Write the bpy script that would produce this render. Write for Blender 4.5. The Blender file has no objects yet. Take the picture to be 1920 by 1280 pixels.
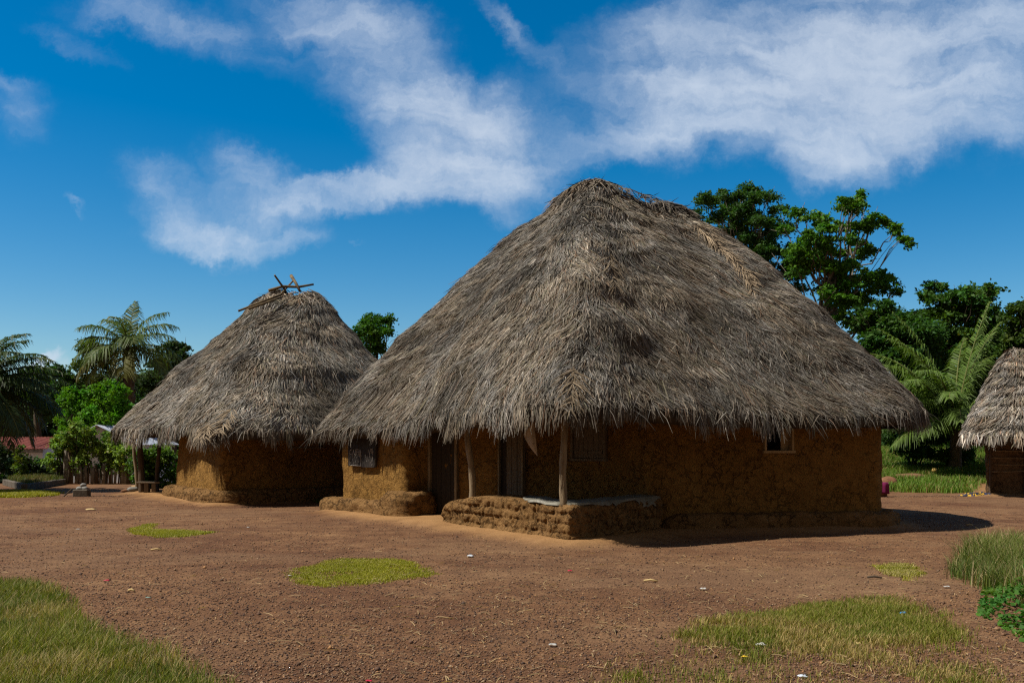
import bpy, math, random
import numpy as np
from mathutils import Vector

rng = np.random.default_rng(11)
random.seed(11)
S = bpy.context.scene
COL = S.collection

# ------------------------------------------------------------------ camera
FOC, HOR, EYE = 1700.0, 832.0, 1.6          # focal length and eye level measured in the 1920 px photograph
cam_d = bpy.data.cameras.new("camera")
cam = bpy.data.objects.new("camera", cam_d)
COL.objects.link(cam)
cam.location = (0, 0, EYE)
cam.rotation_euler = (math.radians(90), 0, 0)
cam_d.sensor_width = 36
cam_d.lens = 36 * FOC / 1920
cam_d.shift_y = (HOR - 640) / 1920
cam_d.clip_end = 3000
S.camera = cam
S.render.resolution_x, S.render.resolution_y = 1024, 682

# ------------------------------------------------------------------ light
SUN_FROM = Vector((-0.97, -0.21, 0.0)).normalized()
SUN_EL = math.radians(56)
sun_vec = Vector((SUN_FROM.x * math.cos(SUN_EL), SUN_FROM.y * math.cos(SUN_EL), math.sin(SUN_EL)))
sd = bpy.data.lights.new("sun", 'SUN')
sd.energy = 5.0
sd.angle = math.radians(0.5)
sd.color = (1.0, 0.93, 0.82)
sun = bpy.data.objects.new("sun", sd)
COL.objects.link(sun)
sun.rotation_euler = (-sun_vec).to_track_quat('-Z', 'Y').to_euler()
sun.location = sun_vec * 60

S.view_settings.view_transform = 'Standard'
S.view_settings.look = 'None'
S.view_settings.exposure = 0.3
S.cycles.use_denoising = False
S.cycles.pixel_filter_type = 'BLACKMAN_HARRIS'
S.cycles.filter_width = 1.25
S.cycles.max_bounces = 6
S.cycles.sample_clamp_indirect = 4
S.view_settings.gamma = 1.0

# ------------------------------------------------------------------ sky
W = bpy.data.worlds.new("World")
S.world = W
W.use_nodes = True
nt = W.node_tree
nt.nodes.clear()
def wn(t, **k):
    n = nt.nodes.new(t)
    for a, v in k.items():
        setattr(n, a, v)
    return n
def wl(a, b):
    nt.links.new(a, b)
def wmath(op, a, b=None, clamp=False):
    n = wn('ShaderNodeMath', operation=op, use_clamp=clamp)
    for i, v in enumerate((a, b)):
        if v is None:
            continue
        if isinstance(v, (int, float)):
            n.inputs[i].default_value = v
        else:
            wl(v, n.inputs[i])
    return n.outputs[0]
sky = wn('ShaderNodeTexSky', sky_type='NISHITA', sun_disc=False)
sky.sun_elevation = SUN_EL
sky.sun_rotation = math.atan2(sun_vec.x, sun_vec.y)
sky.air_density, sky.dust_density, sky.ozone_density = 1.0, 0.35, 3.0
hsv = wn('ShaderNodeHueSaturation')
hsv.inputs['Hue'].default_value = 0.496
hsv.inputs['Saturation'].default_value = 1.54
hsv.inputs['Value'].default_value = 1.16
wl(sky.outputs[0], hsv.inputs['Color'])
tc = wn('ShaderNodeTexCoord')
sep = wn('ShaderNodeSeparateXYZ')
wl(tc.outputs['Generated'], sep.inputs[0])
dy = wmath('MAXIMUM', sep.outputs[1], 0.08)
sx = wmath('DIVIDE', sep.outputs[0], dy)
sz = wmath('DIVIDE', sep.outputs[2], dy)
cmb = wn('ShaderNodeCombineXYZ')
wl(sx, cmb.inputs[0]); wl(sz, cmb.inputs[1])
# warp
wz = wn('ShaderNodeTexNoise'); wz.inputs['Scale'].default_value = 4.5; wz.inputs['Detail'].default_value = 10; wz.inputs['Roughness'].default_value = 0.66
wl(cmb.outputs[0], wz.inputs['Vector'])
sub = wn('ShaderNodeVectorMath', operation='SUBTRACT'); wl(wz.outputs['Color'], sub.inputs[0]); sub.inputs[1].default_value = (0.5, 0.5, 0.5)
scl = wn('ShaderNodeVectorMath', operation='SCALE'); wl(sub.outputs[0], scl.inputs[0]); scl.inputs['Scale'].default_value = 0.15
add = wn('ShaderNodeVectorMath', operation='ADD'); wl(cmb.outputs[0], add.inputs[0]); wl(scl.outputs[0], add.inputs[1])
CLOUDS = [  # px, py, rx, ry, tilt degrees (positive = rising to the right), strength, feather 0..1
    (1560, 110, 450, 190, 3, 0.95, .75), (1850, 110, 330, 200, 0, 0.75, .8), (1300, 205, 230, 95, 8, 0.72, .8), (1110, 280, 190, 45, 12, 0.45, .95), (1240, 110, 190, 120, 0, .55, .95),
    (1545, 290, 135, 75, -10, 0.80, .7), (1700, 235, 260, 90, 10, 0.6, .8), (1510, 345, 55, 35, 0, .45, .9),
    (780, 190, 320, 125, -42, 0.72, .9), (870, 265, 205, 130, -20, 0.97, .75), (835, 345, 190, 62, 2, 0.72, .7), (900, 395, 95, 40, -25, .5, .9),
    (600, 30, 220, 85, -20, 0.45, .9), (430, 70, 150, 60, -28, 0.42, 1), (640, 375, 190, 42, 12, 0.72, .6),
    (480, 360, 150, 55, -40, 0.5, .9), (300, 375, 110, 62, -50, 0.48, .9), (410, 455, 155, 42, -6, 0.80, .7), (560, 465, 60, 22, 0, .4, .9),
    (60, 215, 90, 90, 30, 0.40, 1), (150, 75, 120, 26, -30, 0.36, 1), (30, 150, 60, 26, -20, .25, 1), (143, 402, 34, 14, -30, 0.55, 1), (200, 30, 160, 40, -10, .2, 1),
    (960, 65, 150, 26, -38, 0.42, 1), (1010, 190, 120, 120, 0, 0.22, 1), (400, 395, 190, 95, -20, .34, .95), (330, 40, 190, 60, -22, .34, 1), (230, 20, 130, 40, -12, .3, 1), (95, 668, 38, 20, 8, 0.9, .5), (100, 690, 60, 18, 0, .6, .8), (670, 466, 26, 7, 0, .3, 1),
]
tot = None
for (px, py, rx, ry, tilt, st, fe) in CLOUDS:
    mp = wn('ShaderNodeMapping', vector_type='TEXTURE')
    mp.inputs['Location'].default_value = ((px - 960) / FOC, (HOR - py) / FOC, 0)
    mp.inputs['Rotation'].default_value = (0, 0, math.radians(tilt))
    mp.inputs['Scale'].default_value = (rx / FOC, ry / FOC, 1)
    wl(add.outputs[0], mp.inputs['Vector'])
    ln = wn('ShaderNodeVectorMath', operation='LENGTH')
    wl(mp.outputs[0], ln.inputs[0])
    mr = wn('ShaderNodeMapRange', interpolation_type='SMOOTHSTEP', clamp=True)
    mr.inputs['From Min'].default_value = 1.32
    mr.inputs['From Max'].default_value = .8 - .8 * fe
    mr.inputs['To Min'].default_value = 0
    mr.inputs['To Max'].default_value = st
    wl(ln.outputs['Value'], mr.inputs['Value'])
    inv = wmath('SUBTRACT', 1.0, mr.outputs[0])
    tot = inv if tot is None else wmath('MULTIPLY', tot, inv)
mask = wmath('SUBTRACT', 1.0, tot)
st_map = wn('ShaderNodeMapping', vector_type='POINT')
st_map.inputs['Rotation'].default_value = (0, 0, math.radians(28))
st_map.inputs['Scale'].default_value = (1.3, 10.0, 1)
wl(add.outputs[0], st_map.inputs['Vector'])
fn = wn('ShaderNodeTexNoise'); fn.inputs['Scale'].default_value = 2.0; fn.inputs['Detail'].default_value = 9; fn.inputs['Roughness'].default_value = 0.6
wl(st_map.outputs[0], fn.inputs['Vector'])
fmr = wn('ShaderNodeMapRange', clamp=True)
fmr.inputs['From Min'].default_value = 0.25; fmr.inputs['From Max'].default_value = 0.72
fmr.inputs['To Min'].default_value = 0.35; fmr.inputs['To Max'].default_value = 1.15
wl(fn.outputs[0], fmr.inputs['Value'])
fn2 = wn('ShaderNodeTexNoise'); fn2.inputs['Scale'].default_value = 13.0; fn2.inputs['Detail'].default_value = 10; fn2.inputs['Roughness'].default_value = 0.68
wl(add.outputs[0], fn2.inputs['Vector'])
n1 = wmath('ADD', wmath('MULTIPLY', fn.outputs[0], 1.5), 0.12)
ero = wmath('MULTIPLY', mask, n1)
ero = wmath('ADD', ero, wmath('MULTIPLY', wmath('MULTIPLY', wmath('SUBTRACT', fn2.outputs[0], 0.5), 1.1), wmath('POWER', wmath('MAXIMUM', mask, 0.0), 0.55)))
cmr = wn('ShaderNodeMapRange', interpolation_type='SMOOTHSTEP', clamp=True)
cmr.inputs['From Min'].default_value = 0.02; cmr.inputs['From Max'].default_value = 1.18; cmr.inputs['To Max'].default_value = 0.86
wl(ero, cmr.inputs['Value'])
cl = cmr.outputs[0]
above = wn('ShaderNodeMapRange', clamp=True)
above.inputs['From Min'].default_value = 0.0; above.inputs['From Max'].default_value = 0.04
wl(sep.outputs[2], above.inputs['Value'])
cl = wmath('MULTIPLY', cl, above.outputs[0])
tone = wn('ShaderNodeTexNoise'); tone.inputs['Scale'].default_value = 3.2; tone.inputs['Detail'].default_value = 4
wl(add.outputs[0], tone.inputs['Vector'])
ccol = wn('ShaderNodeMix', data_type='RGBA')
ccol.inputs['A'].default_value = (5.3, 6.2, 7.7, 1)
ccol.inputs['B'].default_value = (8.2, 9.2, 10.4, 1)
wl(tone.outputs[0], ccol.inputs['Factor'])
mix = wn('ShaderNodeMix', data_type='RGBA')
wl(cl, mix.inputs['Factor']); wl(hsv.outputs[0], mix.inputs['A']); wl(ccol.outputs['Result'], mix.inputs['B'])
# unseen grey sheet added behind the viewer and overhead to tune shadow fill
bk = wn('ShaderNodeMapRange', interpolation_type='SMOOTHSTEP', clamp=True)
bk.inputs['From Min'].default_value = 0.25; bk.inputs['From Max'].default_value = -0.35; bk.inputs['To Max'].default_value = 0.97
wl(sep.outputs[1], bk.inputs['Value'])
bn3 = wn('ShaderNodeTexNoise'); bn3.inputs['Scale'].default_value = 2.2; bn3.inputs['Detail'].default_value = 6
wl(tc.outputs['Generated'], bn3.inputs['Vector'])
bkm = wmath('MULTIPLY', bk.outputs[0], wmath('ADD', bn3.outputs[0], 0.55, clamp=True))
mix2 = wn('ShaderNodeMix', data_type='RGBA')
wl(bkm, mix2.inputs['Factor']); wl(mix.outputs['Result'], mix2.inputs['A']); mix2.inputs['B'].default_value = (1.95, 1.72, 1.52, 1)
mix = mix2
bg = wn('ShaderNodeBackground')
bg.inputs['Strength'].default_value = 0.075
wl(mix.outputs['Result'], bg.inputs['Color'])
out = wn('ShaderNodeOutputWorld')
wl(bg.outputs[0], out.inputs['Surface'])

# ------------------------------------------------------------------ helpers
def tag(o, label=None, cat=None, group=None, kind=None):
    if label: o['label'] = label
    if cat: o['category'] = cat
    if group: o['group'] = group
    if kind: o['kind'] = kind
    return o
def empty(name, loc, label, cat, group=None, rz=0.0):
    o = bpy.data.objects.new(name, None)
    COL.objects.link(o)
    o.location = loc
    o.rotation_euler = (0, 0, rz)
    o.empty_display_size = 0.2
    return tag(o, label, cat, group)
def link(name, me, parent=None):
    """world-space mesh; a child keeps its world position (parents carry no rotation unless stated)"""
    o = bpy.data.objects.new(name, me)
    COL.objects.link(o)
    if parent is not None:
        o.parent = parent
        base = Vector((0, 0, 0))
        p = parent
        while p is not None:
            base += p.location
            p = p.parent
        o.location = -base
    return o
def mesh_np(name, V, Fc, mat, parent=None, col=None, smooth=False):
    V = np.asarray(V, np.float32).reshape(-1, 3)
    Fc = np.asarray(Fc, np.int32)
    m, k = Fc.shape
    me = bpy.data.meshes.new(name)
    me.vertices.add(len(V)); me.vertices.foreach_set('co', V.ravel())
    me.loops.add(m * k); me.loops.foreach_set('vertex_index', Fc.ravel())
    me.polygons.add(m)
    me.polygons.foreach_set('loop_start', np.arange(0, m * k, k, dtype=np.int32))
    try:
        me.polygons.foreach_set('loop_total', np.full(m, k, np.int32))
    except Exception:
        pass
    if smooth:
        me.polygons.foreach_set('use_smooth', np.ones(m, bool))
    if col is not None:
        a = me.attributes.new('Col', 'FLOAT_COLOR', 'POINT')
        c = np.ones((len(V), 4), np.float32); c[:, :3] = col
        a.data.foreach_set('color', c.ravel())
    me.update(calc_edges=True)
    me.validate()
    if mat: me.materials.append(mat)
    return link(name, me, parent)
class MB:
    """collects pieces that belong to one mesh"""
    def __init__(s): s.v = []; s.f = []
    def put(s, V, F):
        b = len(s.v); s.v += [tuple(map(float, p)) for p in V]; s.f += [tuple(int(i) + b for i in f) for f in F]; return s
    def box(s, c, d, rz=0.0, rx=0.0, jit=0.0, bev=0.0):
        x, y, z = (q / 2 for q in d)
        ca, sa = math.cos(rz), math.sin(rz)
        if bev <= 0:
            P = [(sx * x, sy * y, sz * z) for sz in (-1, 1) for sy in (-1, 1) for sx in (-1, 1)]
            Fq = [(0, 2, 3, 1), (4, 5, 7, 6), (0, 1, 5, 4), (2, 6, 7, 3), (0, 4, 6, 2), (1, 3, 7, 5)]
        else:
            P = []; b = bev
            for zz, ins in ((-z, b), (-z + b, 0), (z - b, 0), (z, b)):
                X, Y = x - ins, y - ins
                P += [(-X, -Y + b, zz), (-X + b, -Y, zz), (X - b, -Y, zz), (X, -Y + b, zz), (X, Y - b, zz), (X - b, Y, zz), (-X + b, Y, zz), (-X, Y - b, zz)]
            Fq = [tuple(reversed(range(8))), tuple(range(24, 32))]
            for r in range(3):
                for i in range(8):
                    j = (i + 1) % 8
                    Fq.append((r * 8 + i, r * 8 + j, r * 8 + 8 + j, r * 8 + 8 + i))
        Q = []
        for p in P:
            p = [q + (random.uniform(-jit, jit) if jit else 0) for q in p]
            if rx:
                cy, sy_ = math.cos(rx), math.sin(rx)
                p = [p[0], p[1] * cy - p[2] * sy_, p[1] * sy_ + p[2] * cy]
            Q.append((c[0] + p[0] * ca - p[1] * sa, c[1] + p[0] * sa + p[1] * ca, c[2] + p[2]))
        return s.put(Q, Fq)
    def tube(s, pts, rad, n=8, cap=True):
        pts = [Vector(p) for p in pts]
        if isinstance(rad, (int, float)): rad = [rad] * len(pts)
        V = []; Fq = []
        for i, p in enumerate(pts):
            d = (pts[min(i + 1, len(pts) - 1)] - pts[max(i - 1, 0)]).normalized()
            a = d.cross(Vector((0.13, 0.97, 0.21)));
            if a.length < .05: a = d.cross(Vector((1, 0, 0)))
            a.normalize(); b = d.cross(a)
            for k in range(n):
                t = 2 * math.pi * k / n
                V.append(p + (a * math.cos(t) + b * math.sin(t)) * rad[i])
        for i in range(len(pts) - 1):
            for k in range(n):
                j = (k + 1) % n
                Fq.append((i * n + k, i * n + j, i * n + n + j, i * n + n + k))
        if cap:
            Fq.append(tuple(reversed(range(n)))); Fq.append(tuple(range((len(pts) - 1) * n, len(pts) * n)))
        return s.put(V, Fq)
    def build(s, name, mat, parent=None, smooth=False):
        me = bpy.data.meshes.new(name)
        me.from_pydata(s.v, [], s.f); me.validate()
        if smooth:
            me.polygons.foreach_set('use_smooth', np.ones(len(me.polygons), bool))
        me.update()
        if mat: me.materials.append(mat)
        return link(name, me, parent)
def _h(ix, iy, iz, seed):
    h = (ix.astype(np.int64) * 374761393 + iy.astype(np.int64) * 668265263 + iz.astype(np.int64) * 2147483647 + seed * 1274126177) & 0xFFFFFFFF
    h = ((h ^ (h >> 13)) * 1274126177) & 0xFFFFFFFF
    h = ((h ^ (h >> 16)) * 2246822519) & 0xFFFFFFFF
    return ((h ^ (h >> 15)) & 0xFFFFFF) / float(0xFFFFFF)
def vn(P, seed=0):
    P = np.asarray(P, float)
    if P.shape[-1] == 2: P = np.concatenate([P, np.zeros(P.shape[:-1] + (1,))], -1)
    i = np.floor(P).astype(np.int64); f = P - i; f = f * f * (3 - 2 * f)
    r = 0
    for a in (0, 1):
        for b in (0, 1):
            for c in (0, 1):
                w = (f[..., 0] if a else 1 - f[..., 0]) * (f[..., 1] if b else 1 - f[..., 1]) * (f[..., 2] if c else 1 - f[..., 2])
                r = r + w * _h(i[..., 0] + a, i[..., 1] + b, i[..., 2] + c, seed)
    return r
def fbm(P, seed=0, o=4, g=0.5):
    P = np.asarray(P, float); r = 0; a = 1; t = 0
    for k in range(o):
        r = r + a * vn(P * (2 ** k) + k * 7.31, seed + k); t += a; a *= g
    return r / t                                             # 0..1
def sstep(a, b, x):
    t = np.clip((np.asarray(x, float) - a) / (b - a), 0, 1); return t * t * (3 - 2 * t)
def pix(px, py, Y):
    return np.array(((px - 960) / FOC * Y, Y, EYE + (HOR - py) / FOC * Y))
def gpt(px, py, z=0.0):
    Y = FOC * (EYE - z) / (py - HOR)
    return np.array(((px - 960) / FOC * Y, Y))
def in_poly(x, y, poly):
    r = np.zeros(np.shape(x), bool); n = len(poly)
    for i in range(n):
        x1, y1 = poly[i]; x2, y2 = poly[(i + 1) % n]
        if y1 == y2: continue
        c = ((y1 > y) != (y2 > y)) & (x < (x2 - x1) * (y - y1) / (y2 - y1) + x1)
        r ^= c
    return r
def d_poly(x, y, poly, closed=True):
    d = np.full(np.shape(x), 1e9); n = len(poly)
    for i in range(n if closed else n - 1):
        a = np.array(poly[i], float); b = np.array(poly[(i + 1) % n], float); ab = b - a
        t = np.clip(((x - a[0]) * ab[0] + (y - a[1]) * ab[1]) / (ab @ ab), 0, 1)
        d = np.minimum(d, np.hypot(x - a[0] - ab[0] * t, y - a[1] - ab[1] * t))
    return d
def chaikin(P, n=2, closed=False, q=0.25):
    P = [np.array(p, float) for p in P]
    for _ in range(n):
        R = [] if closed else [P[0]]
        m = len(P)
        for i in range(m if closed else m - 1):
            a, b = P[i], P[(i + 1) % m]
            R += [a * (1 - q) + b * q, a * q + b * (1 - q)]
        if not closed: R.append(P[-1])
        P = R
    return np.array(P)
def round_corners(P, r, n=4, closed=False):
    """fillet each inner corner of a polyline by about r"""
    P = [np.array(p, float) for p in P]; R = []
    m = len(P)
    for i in range(m):
        if not closed and i in (0, m - 1):
            R.append(P[i]); continue
        a, p, b = P[i - 1], P[i], P[(i + 1) % m]
        ra = min(r, np.linalg.norm(a - p) * .45); rb = min(r, np.linalg.norm(b - p) * .45)
        s = p + (a - p) / np.linalg.norm(a - p) * ra; e = p + (b - p) / np.linalg.norm(b - p) * rb
        for k in range(n + 1):
            t = k / n
            R.append(s * (1 - t) ** 2 + p * 2 * t * (1 - t) + e * t * t)
    return np.array(R)
def resample(P, step, closed=False):
    P = np.asarray(P, float)
    if closed: P = np.concatenate([P, P[:1]])
    s = np.concatenate([[0], np.cumsum(np.linalg.norm(np.diff(P, axis=0), axis=1))])
    n = max(3, int(round(s[-1] / step)) + 1)
    q = np.linspace(0, s[-1], n)
    R = np.stack([np.interp(q, s, P[:, k]) for k in range(P.shape[1])], 1)
    return (R[:-1], q[:-1]) if closed else (R, q)
def grid_faces(n, m, wrap=False):
    """rows n, columns m"""
    i, j = np.meshgrid(np.arange(n - 1), np.arange(m if wrap else m - 1), indexing='ij')
    a = i * m + j; b = i * m + (j + 1) % m
    return np.stack([a, b, b + m, a + m], -1).reshape(-1, 4)
def strands(B, M, T, wB, wM, wT, side):
    """flat tapering blades through base, middle, tip; side = unit width vector. returns V, F"""
    n = len(B)
    V = np.empty((n, 6, 3))
    for k, (p, w) in enumerate(((B, wB), (M, wM), (T, wT))):
        w = np.broadcast_to(np.asarray(w, float), (n,))[:, None]
        V[:, 2 * k] = p - side * w * .5; V[:, 2 * k + 1] = p + side * w * .5
    o = (np.arange(n) * 6)[:, None]
    F = np.concatenate([o + np.array([[0, 1, 3, 2]]), o + np.array([[2, 3, 5, 4]])])
    return V.reshape(-1, 3), F
def unit(v):
    return v / np.maximum(np.linalg.norm(v, axis=-1, keepdims=True), 1e-9)

# ------------------------------------------------------------------ materials
def new_mat(name):
    m = bpy.data.materials.new(name); m.use_nodes = True
    t = m.node_tree
    return m, t, t.nodes['Principled BSDF']
def set_spec(b, v):
    for k in ('Specular IOR Level', 'Specular'):
        if k in b.inputs: b.inputs[k].default_value = v; break
def noise_mat(name, cols, scale=4.0, rough=0.9, detail=6, bump=0.0, bscale=40.0, stretch=(1, 1, 1), spec=0.2, lo=.3, hi=.7, bdist=0.02):
    m, t, b = new_mat(name)
    N = t.nodes; L = t.links
    tc = N.new('ShaderNodeTexCoord'); mp = N.new('ShaderNodeMapping'); mp.inputs['Scale'].default_value = stretch
    L.new(tc.outputs['Object'], mp.inputs['Vector'])
    nz = N.new('ShaderNodeTexNoise'); nz.inputs['Scale'].default_value = scale; nz.inputs['Detail'].default_value = detail; nz.inputs['Roughness'].default_value = .62
    L.new(mp.outputs[0], nz.inputs['Vector'])
    cr = N.new('ShaderNodeValToRGB'); e = cr.color_ramp.elements
    e[0].position = lo; e[1].position = hi
    e[0].color = (*cols[0], 1); e[1].color = (*cols[-1], 1)
    for i, c in enumerate(cols[1:-1]):
        q = e.new(lo + (hi - lo) * (i + 1) / (len(cols) - 1)); q.color = (*c, 1)
    L.new(nz.outputs[0], cr.inputs[0]); L.new(cr.outputs[0], b.inputs['Base Color'])
    b.inputs['Roughness'].default_value = rough; set_spec(b, spec)
    if bump:
        n2 = N.new('ShaderNodeTexNoise'); n2.inputs['Scale'].default_value = bscale; n2.inputs['Detail'].default_value = 6; n2.inputs['Roughness'].default_value = .65
        L.new(mp.outputs[0], n2.inputs['Vector'])
        bp = N.new('ShaderNodeBump'); bp.inputs['Strength'].default_value = bump; bp.inputs['Distance'].default_value = bdist
        L.new(n2.outputs[0], bp.inputs['Height']); L.new(bp.outputs[0], b.inputs['Normal'])
    return m
def col_mat(name, rough=.85, spec=.15, trans=0.0, gain=1.0):
    """colour of each strand or leaf comes from its own attribute"""
    m, t, b = new_mat(name)
    N = t.nodes; L = t.links
    a = N.new('ShaderNodeAttribute'); a.attribute_name = 'Col'
    b.inputs['Roughness'].default_value = rough; set_spec(b, spec)
    L.new(a.outputs['Color'], b.inputs['Base Color'])
    if trans:
        tr = N.new('ShaderNodeBsdfTranslucent')
        gm = N.new('ShaderNodeMix'); gm.data_type = 'RGBA'; gm.blend_type = 'MULTIPLY'; gm.inputs['Factor'].default_value = 1
        gm.inputs['B'].default_value = (1.5, 1.6, .5, 1)
        L.new(a.outputs['Color'], gm.inputs['A']); L.new(gm.outputs['Result'], tr.inputs['Color'])
        mx = N.new('ShaderNodeMixShader'); mx.inputs[0].default_value = trans
        o = N['Material Output']
        L.new(b.outputs[0], mx.inputs[1]); L.new(tr.outputs[0], mx.inputs[2]); L.new(mx.outputs[0], o.inputs['Surface'])
    return m
def mud_mat(name, c0, c1, c2, bscale=16.0, crack=0.5, bump=.9):
    m, t, b = new_mat(name)
    N = t.nodes; L = t.links
    tc = N.new('ShaderNodeTexCoord')
    nz = N.new('ShaderNodeTexNoise'); nz.inputs['Scale'].default_value = 1.7; nz.inputs['Detail'].default_value = 8; nz.inputs['Roughness'].default_value = .68
    L.new(tc.outputs['Object'], nz.inputs['Vector'])
    cr = N.new('ShaderNodeValToRGB'); e = cr.color_ramp.elements
    e[0].position = .3; e[1].position = .72; e[0].color = (*c0, 1); e[1].color = (*c2, 1)
    q = e.new(.5); q.color = (*c1, 1)
    L.new(nz.outputs[0], cr.inputs[0])
    fine = N.new('ShaderNodeTexNoise'); fine.inputs['Scale'].default_value = bscale; fine.inputs['Detail'].default_value = 8; fine.inputs['Roughness'].default_value = .72
    L.new(tc.outputs['Object'], fine.inputs['Vector'])
    vor = N.new('ShaderNodeTexVoronoi'); vor.feature = 'DISTANCE_TO_EDGE'; vor.inputs['Scale'].default_value = 5.2
    wv = N.new('ShaderNodeVectorMath'); wv.operation = 'MULTIPLY_ADD'
    wv.inputs[1].default_value = (.28, .28, .28)
    L.new(fine.outputs['Color'], wv.inputs[0]); L.new(tc.outputs['Object'], wv.inputs[2]); L.new(wv.outputs[0], vor.inputs['Vector'])
    ck = N.new('ShaderNodeMapRange'); ck.inputs['From Min'].default_value = 0; ck.inputs['From Max'].default_value = .05
    L.new(vor.outputs['Distance'], ck.inputs['Value'])
    # cracks only in patches
    pm = N.new('ShaderNodeTexNoise'); pm.inputs['Scale'].default_value = 2.3; L.new(tc.outputs['Object'], pm.inputs['Vector'])
    pr = N.new('ShaderNodeMapRange'); pr.inputs['From Min'].default_value = .42; pr.inputs['From Max'].default_value = .62; pr.inputs['To Min'].default_value = 0; pr.inputs['To Max'].default_value = crack
    L.new(pm.outputs[0], pr.inputs['Value'])
    ci = N.new('ShaderNodeMath'); ci.operation = 'SUBTRACT'; ci.inputs[0].default_value = 1; L.new(ck.outputs[0], ci.inputs[1])
    cm = N.new('ShaderNodeMath'); cm.operation = 'MULTIPLY'; L.new(ci.outputs[0], cm.inputs[0]); L.new(pr.outputs[0], cm.inputs[1])
    dk = N.new('ShaderNodeMix'); dk.data_type = 'RGBA'; dk.blend_type = 'MULTIPLY'; dk.inputs['B'].default_value = (.42, .38, .34, 1)
    L.new(cm.outputs[0], dk.inputs['Factor']); L.new(cr.outputs[0], dk.inputs['A'])
    # pocks of darker straw and stone in the daub
    fr = N.new('ShaderNodeMapRange'); fr.inputs['From Min'].default_value = .36; fr.inputs['From Max'].default_value = .50; fr.inputs['To Min'].default_value = .6; fr.inputs['To Max'].default_value = 0
    L.new(fine.outputs[0], fr.inputs['Value'])
    dk2 = N.new('ShaderNodeMix'); dk2.data_type = 'RGBA'; dk2.blend_type = 'MULTIPLY'; dk2.inputs['B'].default_value = (.45, .4, .33, 1)
    L.new(fr.outputs[0], dk2.inputs['Factor']); L.new(dk.outputs['Result'], dk2.inputs['A'])
    L.new(dk2.outputs['Result'], b.inputs['Base Color'])
    hh = N.new('ShaderNodeMath'); hh.operation = 'SUBTRACT'; L.new(fine.outputs[0], hh.inputs[0]); L.new(cm.outputs[0], hh.inputs[1])
    bp = N.new('ShaderNodeBump'); bp.inputs['Strength'].default_value = bump; bp.inputs['Distance'].default_value = .14
    L.new(hh.outputs[0], bp.inputs['Height']); L.new(bp.outputs[0], b.inputs['Normal'])
    b.inputs['Roughness'].default_value = .95; set_spec(b, .1)
    return m
M = {}
M['mud'] = mud_mat('ochre_mud', (.25, .132, .036), (.33, .178, .048), (.40, .225, .066), bscale=13, crack=.38, bump=1.0)
M['mud_base'] = mud_mat('brown_mud', (.19, .105, .04), (.26, .145, .055), (.33, .19, .08), bscale=9, crack=.8, bump=1.0)
M['mud_dark'] = mud_mat('dark_mud', (.13, .08, .045), (.19, .12, .065), (.24, .155, .085), bscale=12)
M['thatch'] = col_mat('thatch_strand', rough=.9, spec=.08)
M['wood_pale'] = noise_mat('weathered_pole', [(.11, .078, .048), (.22, .165, .10), (.30, .23, .145)], 6, .85, bump=.5, bscale=30, stretch=(3, 3, .5))
M['wood_dark'] = noise_mat('dark_pole', [(.05, .035, .022), (.12, .08, .05)], 6, .85, bump=.5, bscale=30, stretch=(3, 3, .5))
M['stick_wood'] = noise_mat('ridge_stick_wood', [(.045, .03, .018), (.12, .085, .045), (.20, .15, .07)], 5, .85)
M['board'] = noise_mat('dark_board', [(.022, .017, .013), (.05, .038, .028)], 14, .8, bump=.3, bscale=40, stretch=(6, 6, .4))
M['board_mid'] = noise_mat('grey_board', [(.10, .075, .05), (.19, .145, .10)], 14, .8, bump=.3, bscale=40, stretch=(6, 6, .4))
M['board_pale'] = noise_mat('pale_board', [(.26, .18, .09), (.42, .31, .17)], 10, .75, bump=.2, bscale=40, stretch=(6, 6, .5))
M['plaster'] = noise_mat('lime_plaster', [(.12, .11, .085), (.20, .19, .155), (.26, .25, .215)], 3, .85, bump=.3, bscale=12)
M['leaf'] = col_mat('leaf', rough=.6, spec=.15, trans=.3)
M['palm_leaf'] = col_mat('palm_leaflet', rough=.55, spec=.25, trans=.25)
M['grass'] = col_mat('grass_blade', rough=.6, spec=.2, trans=.25)
M['bark'] = noise_mat('pale_bark', [(.07, .06, .045), (.17, .145, .115), (.27, .24, .20)], 5, .9, bump=.5, bscale=12)
M['bark_dark'] = noise_mat('dark_bark', [(.05, .038, .027), (.11, .085, .06)], 5, .9, bump=.6, bscale=14)
M['palm_bark'] = noise_mat('palm_bark', [(.06, .045, .03), (.15, .11, .075)], 5, .9, bump=.9, bscale=9, stretch=(1, 1, 3))
M['concrete'] = noise_mat('old_concrete', [(.07, .06, .045), (.16, .135, .105)], 5, .92, bump=.4, bscale=20)
M['stone'] = noise_mat('grey_stone', [(.13, .13, .12), (.30, .29, .27)], 7, .9, bump=.5, bscale=20)
M['stone_tan'] = noise_mat('tan_stone', [(.25, .16, .08), (.42, .29, .15)], 5, .9, bump=.4, bscale=16)
M['laterite'] = noise_mat('laterite_rock', [(.12, .055, .03), (.24, .12, .06)], 7, .95, bump=.8, bscale=16)
M['rust'] = noise_mat('rusted_sheet', [(.10, .026, .020), (.17, .045, .032), (.21, .07, .045)], 1.6, .7, bump=.1)
M['tin'] = noise_mat('weathered_tin', [(.30, .34, .42), (.52, .56, .64), (.40, .20, .14)], 1.3, .5, lo=.35, hi=.85)
M['wash'] = noise_mat('whitewash', [(.50, .53, .55), (.72, .74, .76)], 1.2, .9)
M['pebble'] = col_mat('pebble', rough=.8, spec=.25)
M['green_stem'] = noise_mat('banana_stem', [(.05, .06, .02), (.11, .12, .04)], 5, .6)
M['soil'] = noise_mat('bed_soil', [(.12, .065, .035), (.20, .11, .06)], 6, .95, bump=.6, bscale=14)

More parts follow.
